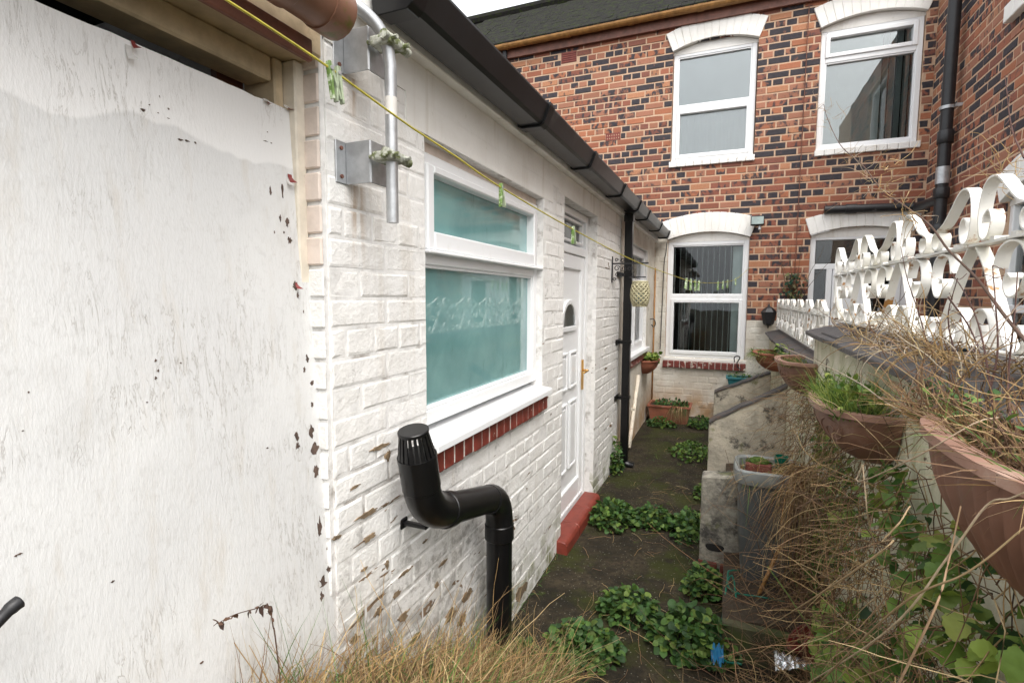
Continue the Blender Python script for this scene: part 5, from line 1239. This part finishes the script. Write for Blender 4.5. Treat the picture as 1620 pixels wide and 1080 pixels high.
# long straw stems crossing in front of the wall
lsq=thing('straw_stalks','long pale broken straw stalks leaning across the creeper','grass',(.3,1.5,.5)); v=Veg()
def stem(pts,r,col,vg,n=6): 
    P=spline(pts,n); strand(vg,P,np.linspace(r,r*.6,len(P)),col,5)
S=lambda *q:[onX(x,y,X) for x,y,X in q]
stem(S((1270,1085,.22),(1400,1000,.25),(1500,880,.28),(1560,800,.30),(1598,788,.31),(1640,770,.32)),.0017,(.60,.47,.33),v)
stem(S((1150,1030,.10),(1280,950,.17),(1400,850,.22),(1440,800,.25)),.0018,(.42,.30,.17),v)
stem(S((1365,735,.26),(1358,762,.25),(1450,722,.28),(1540,670,.33),(1580,660,.36)),.0016,(.55,.42,.30),v,3)
stem(S((1365,735,.26),(1371,800,.26),(1374,830,.27)),.0014,(.5,.38,.25),v)
stem(S((1236,548,.30),(1330,590,.33),(1400,635,.36),(1460,672,.40)),.0022,(.46,.38,.29),v)
stem(S((1232,566,.28),(1205,590,.25),(1185,615,.22)),.0020,(.50,.40,.26),v)
stem(S((1420,1085,.22),(1480,960,.24),(1500,890,.27),(1520,800,.28)),.0016,(.40,.26,.16),v)
stem(S((1300,1075,.20),(1420,960,.22),(1530,905,.26),(1625,830,.30)),.0016,(.34,.24,.13),v)
v.build('stalks','dry',lsq,'stuff')
# dark bramble canes rising past the railing
br=thing('bramble_cane','long dark arching bramble cane with dry tendrils rising past the railing','bramble',(.46,1.1,1.4)); v=Veg()
cane=S((1640,560,.46),(1590,500,.47),(1545,440,.49),(1500,395,.50),(1470,355,.50),(1430,325,.49),(1395,300,.48),(1365,262,.46),(1330,230,.44),(1310,190,.43),(1303,165,.42)); P=spline(cane,7)
strand(v,P,np.linspace(.0034,.0012,len(P)),(.10,.055,.038),6)
tips=[(1303,165),(1320,190),(1345,245),(1380,285),(1400,300),(1430,325),(1440,350),(1365,262),(1410,275)]
for (x,y) in tips:
    for j in range(9):
        p=onX(x+rng.normal(0,8),y+rng.normal(0,8),.46); strand(v,wander(p,rng.normal(0,1,3),rng.uniform(.04,.11),10,.15,-2,rng.normal(0,22)),np.linspace(.0011,.0005,11),pick(STRAW+[(.5,.42,.33)],1)[0],3)
for q in (((1400,300,.47),(1360,300,.46),(1330,320,.46),(1300,340,.45)),((1380,285,.47),(1340,265,.46),(1290,268,.45)),((1440,335,.49),(1450,360,.49),(1440,372,.49)),((1303,165,.42),(1285,180,.42),(1262,192,.42))): stem(S(*q),.0012,(.36,.25,.16),v)
v.build('cane','bark',br,'stuff')
b2=thing('bramble_shoots','thin upright reddish brown shoots in front of white scroll railing','bramble',(.46,1.2,1.4)); v=Veg()
for q in (((1575,690,.42),(1565,600,.44),(1550,520,.46),(1530,470,.47),(1505,430,.48)),((1600,680,.42),(1595,600,.45),(1605,500,.47),(1610,430,.48)),((1560,640,.43),(1578,560,.46),(1575,480,.47),(1570,420,.48)),((1500,470,.48),(1535,520,.47),(1560,590,.46)),((1470,560,.48),(1455,500,.50),(1435,440,.50),(1425,390,.50)),((1510,560,.48),(1500,500,.50),(1515,440,.50)),((1620,250,.60),(1600,200,.62),(1590,120,.64))):
    P=spline(S(*q),6); strand(v,P,np.linspace(.0022,.0009,len(P)),(.09,.04,.032),5)
    for j in range(10):
        p=P[rng.integers(4,len(P))]; strand(v,wander(p,rng.normal(0,1,3),rng.uniform(.01,.035),4,.3,-1),.0008,(.13,.055,.04),3)
for i in range(26):
    p=onX(rng.uniform(1570,1625),rng.uniform(240,300),.62); strand(v,wander(p,rng.normal(0,1,3)+np.array([0,0,.4]),rng.uniform(.05,.12),9,.15,-1,rng.normal(0,16)),np.linspace(.0011,.0005,10),pick(STRAW,1)[0],3)
v.build('shoots','bark',b2,'stuff')
# weeds on the far coping and a trailing plant by the house
T=thing('coping_fern','small green fern growing on the wall below the far coping','plant',(.45,4.2,1.15)); v=Veg(); k=260; P=box(k,(.36,.46),(3.6,4.9),(1.10,1.22)); leaves(v,P,rng.normal(0,.5,(k,3))+np.array([-.5,0,.2]),rng.uniform(.02,.05,k),pick(MIDGREEN+LIME+DKGREEN,k),'long'); v.build('foliage','leaf',T,'stuff')
T=thing('hanging_vine','dry climber with teal green leaves on the brick wall beside neighbour door','vine',(.72,7.1,1.7)); v=Veg(); k=110; P=np.stack([rng.normal(.70,.06,k),rng.uniform(7.02,7.13,k),rng.uniform(1.50,1.92,k)],1); leaves(v,P,rng.normal(0,.5,(k,3))+np.array([0,-.6,-.2]),rng.uniform(.03,.07,k),pick([(.02,.10,.06),(.03,.12,.07),(.10,.08,.03),(.13,.13,.04)],k),'long',1)
v.build('foliage','leaf',T,'stuff'); v=Veg()
for i in range(24): strand(v,wander((.70+rng.normal(0,.04),7.11,1.3),(rng.normal(0,.12),-.03,1),rng.uniform(.5,1.1),10,.09,0),np.linspace(.004,.0015,11),pick(BROWN,1)[0]*.6,4)
v.build('stems','bark',T,'stuff')
# grass fringe along wall feet and litter on the path
fr_=Veg(); k=420; P=np.concatenate([box(160,(-.95,-.92),(1.9,4.7),(0,.01)),box(120,(-.2,.0),(2.5,6.4),(0,.02)),box(140,(-.7,-.1),(5.0,6.5),(.02,.04))]); blades(fr_,P,np.stack([rng.normal(.1,.5,k),rng.normal(0,.5,k),rng.uniform(.3,1,k)],1),rng.uniform(.03,.10,k),.0016,.6,pick(STRAW[:2]+MIDGREEN+DKGREEN,k))
for i in range(160):
    p=(rng.uniform(-.75,.0),rng.uniform(2.0,4.6),.012); strand(fr_,wander(p,(rng.normal(0,1),rng.normal(0,1),0),rng.uniform(.04,.2),5,.2,0),.0013,pick(BROWN+STRAW,1)[0],3)
o=fr_.build('ground_litter','dry',None,'stuff'); o['label']='thin dead grass and twigs scattered over the mossy path'; o['category']='litter'
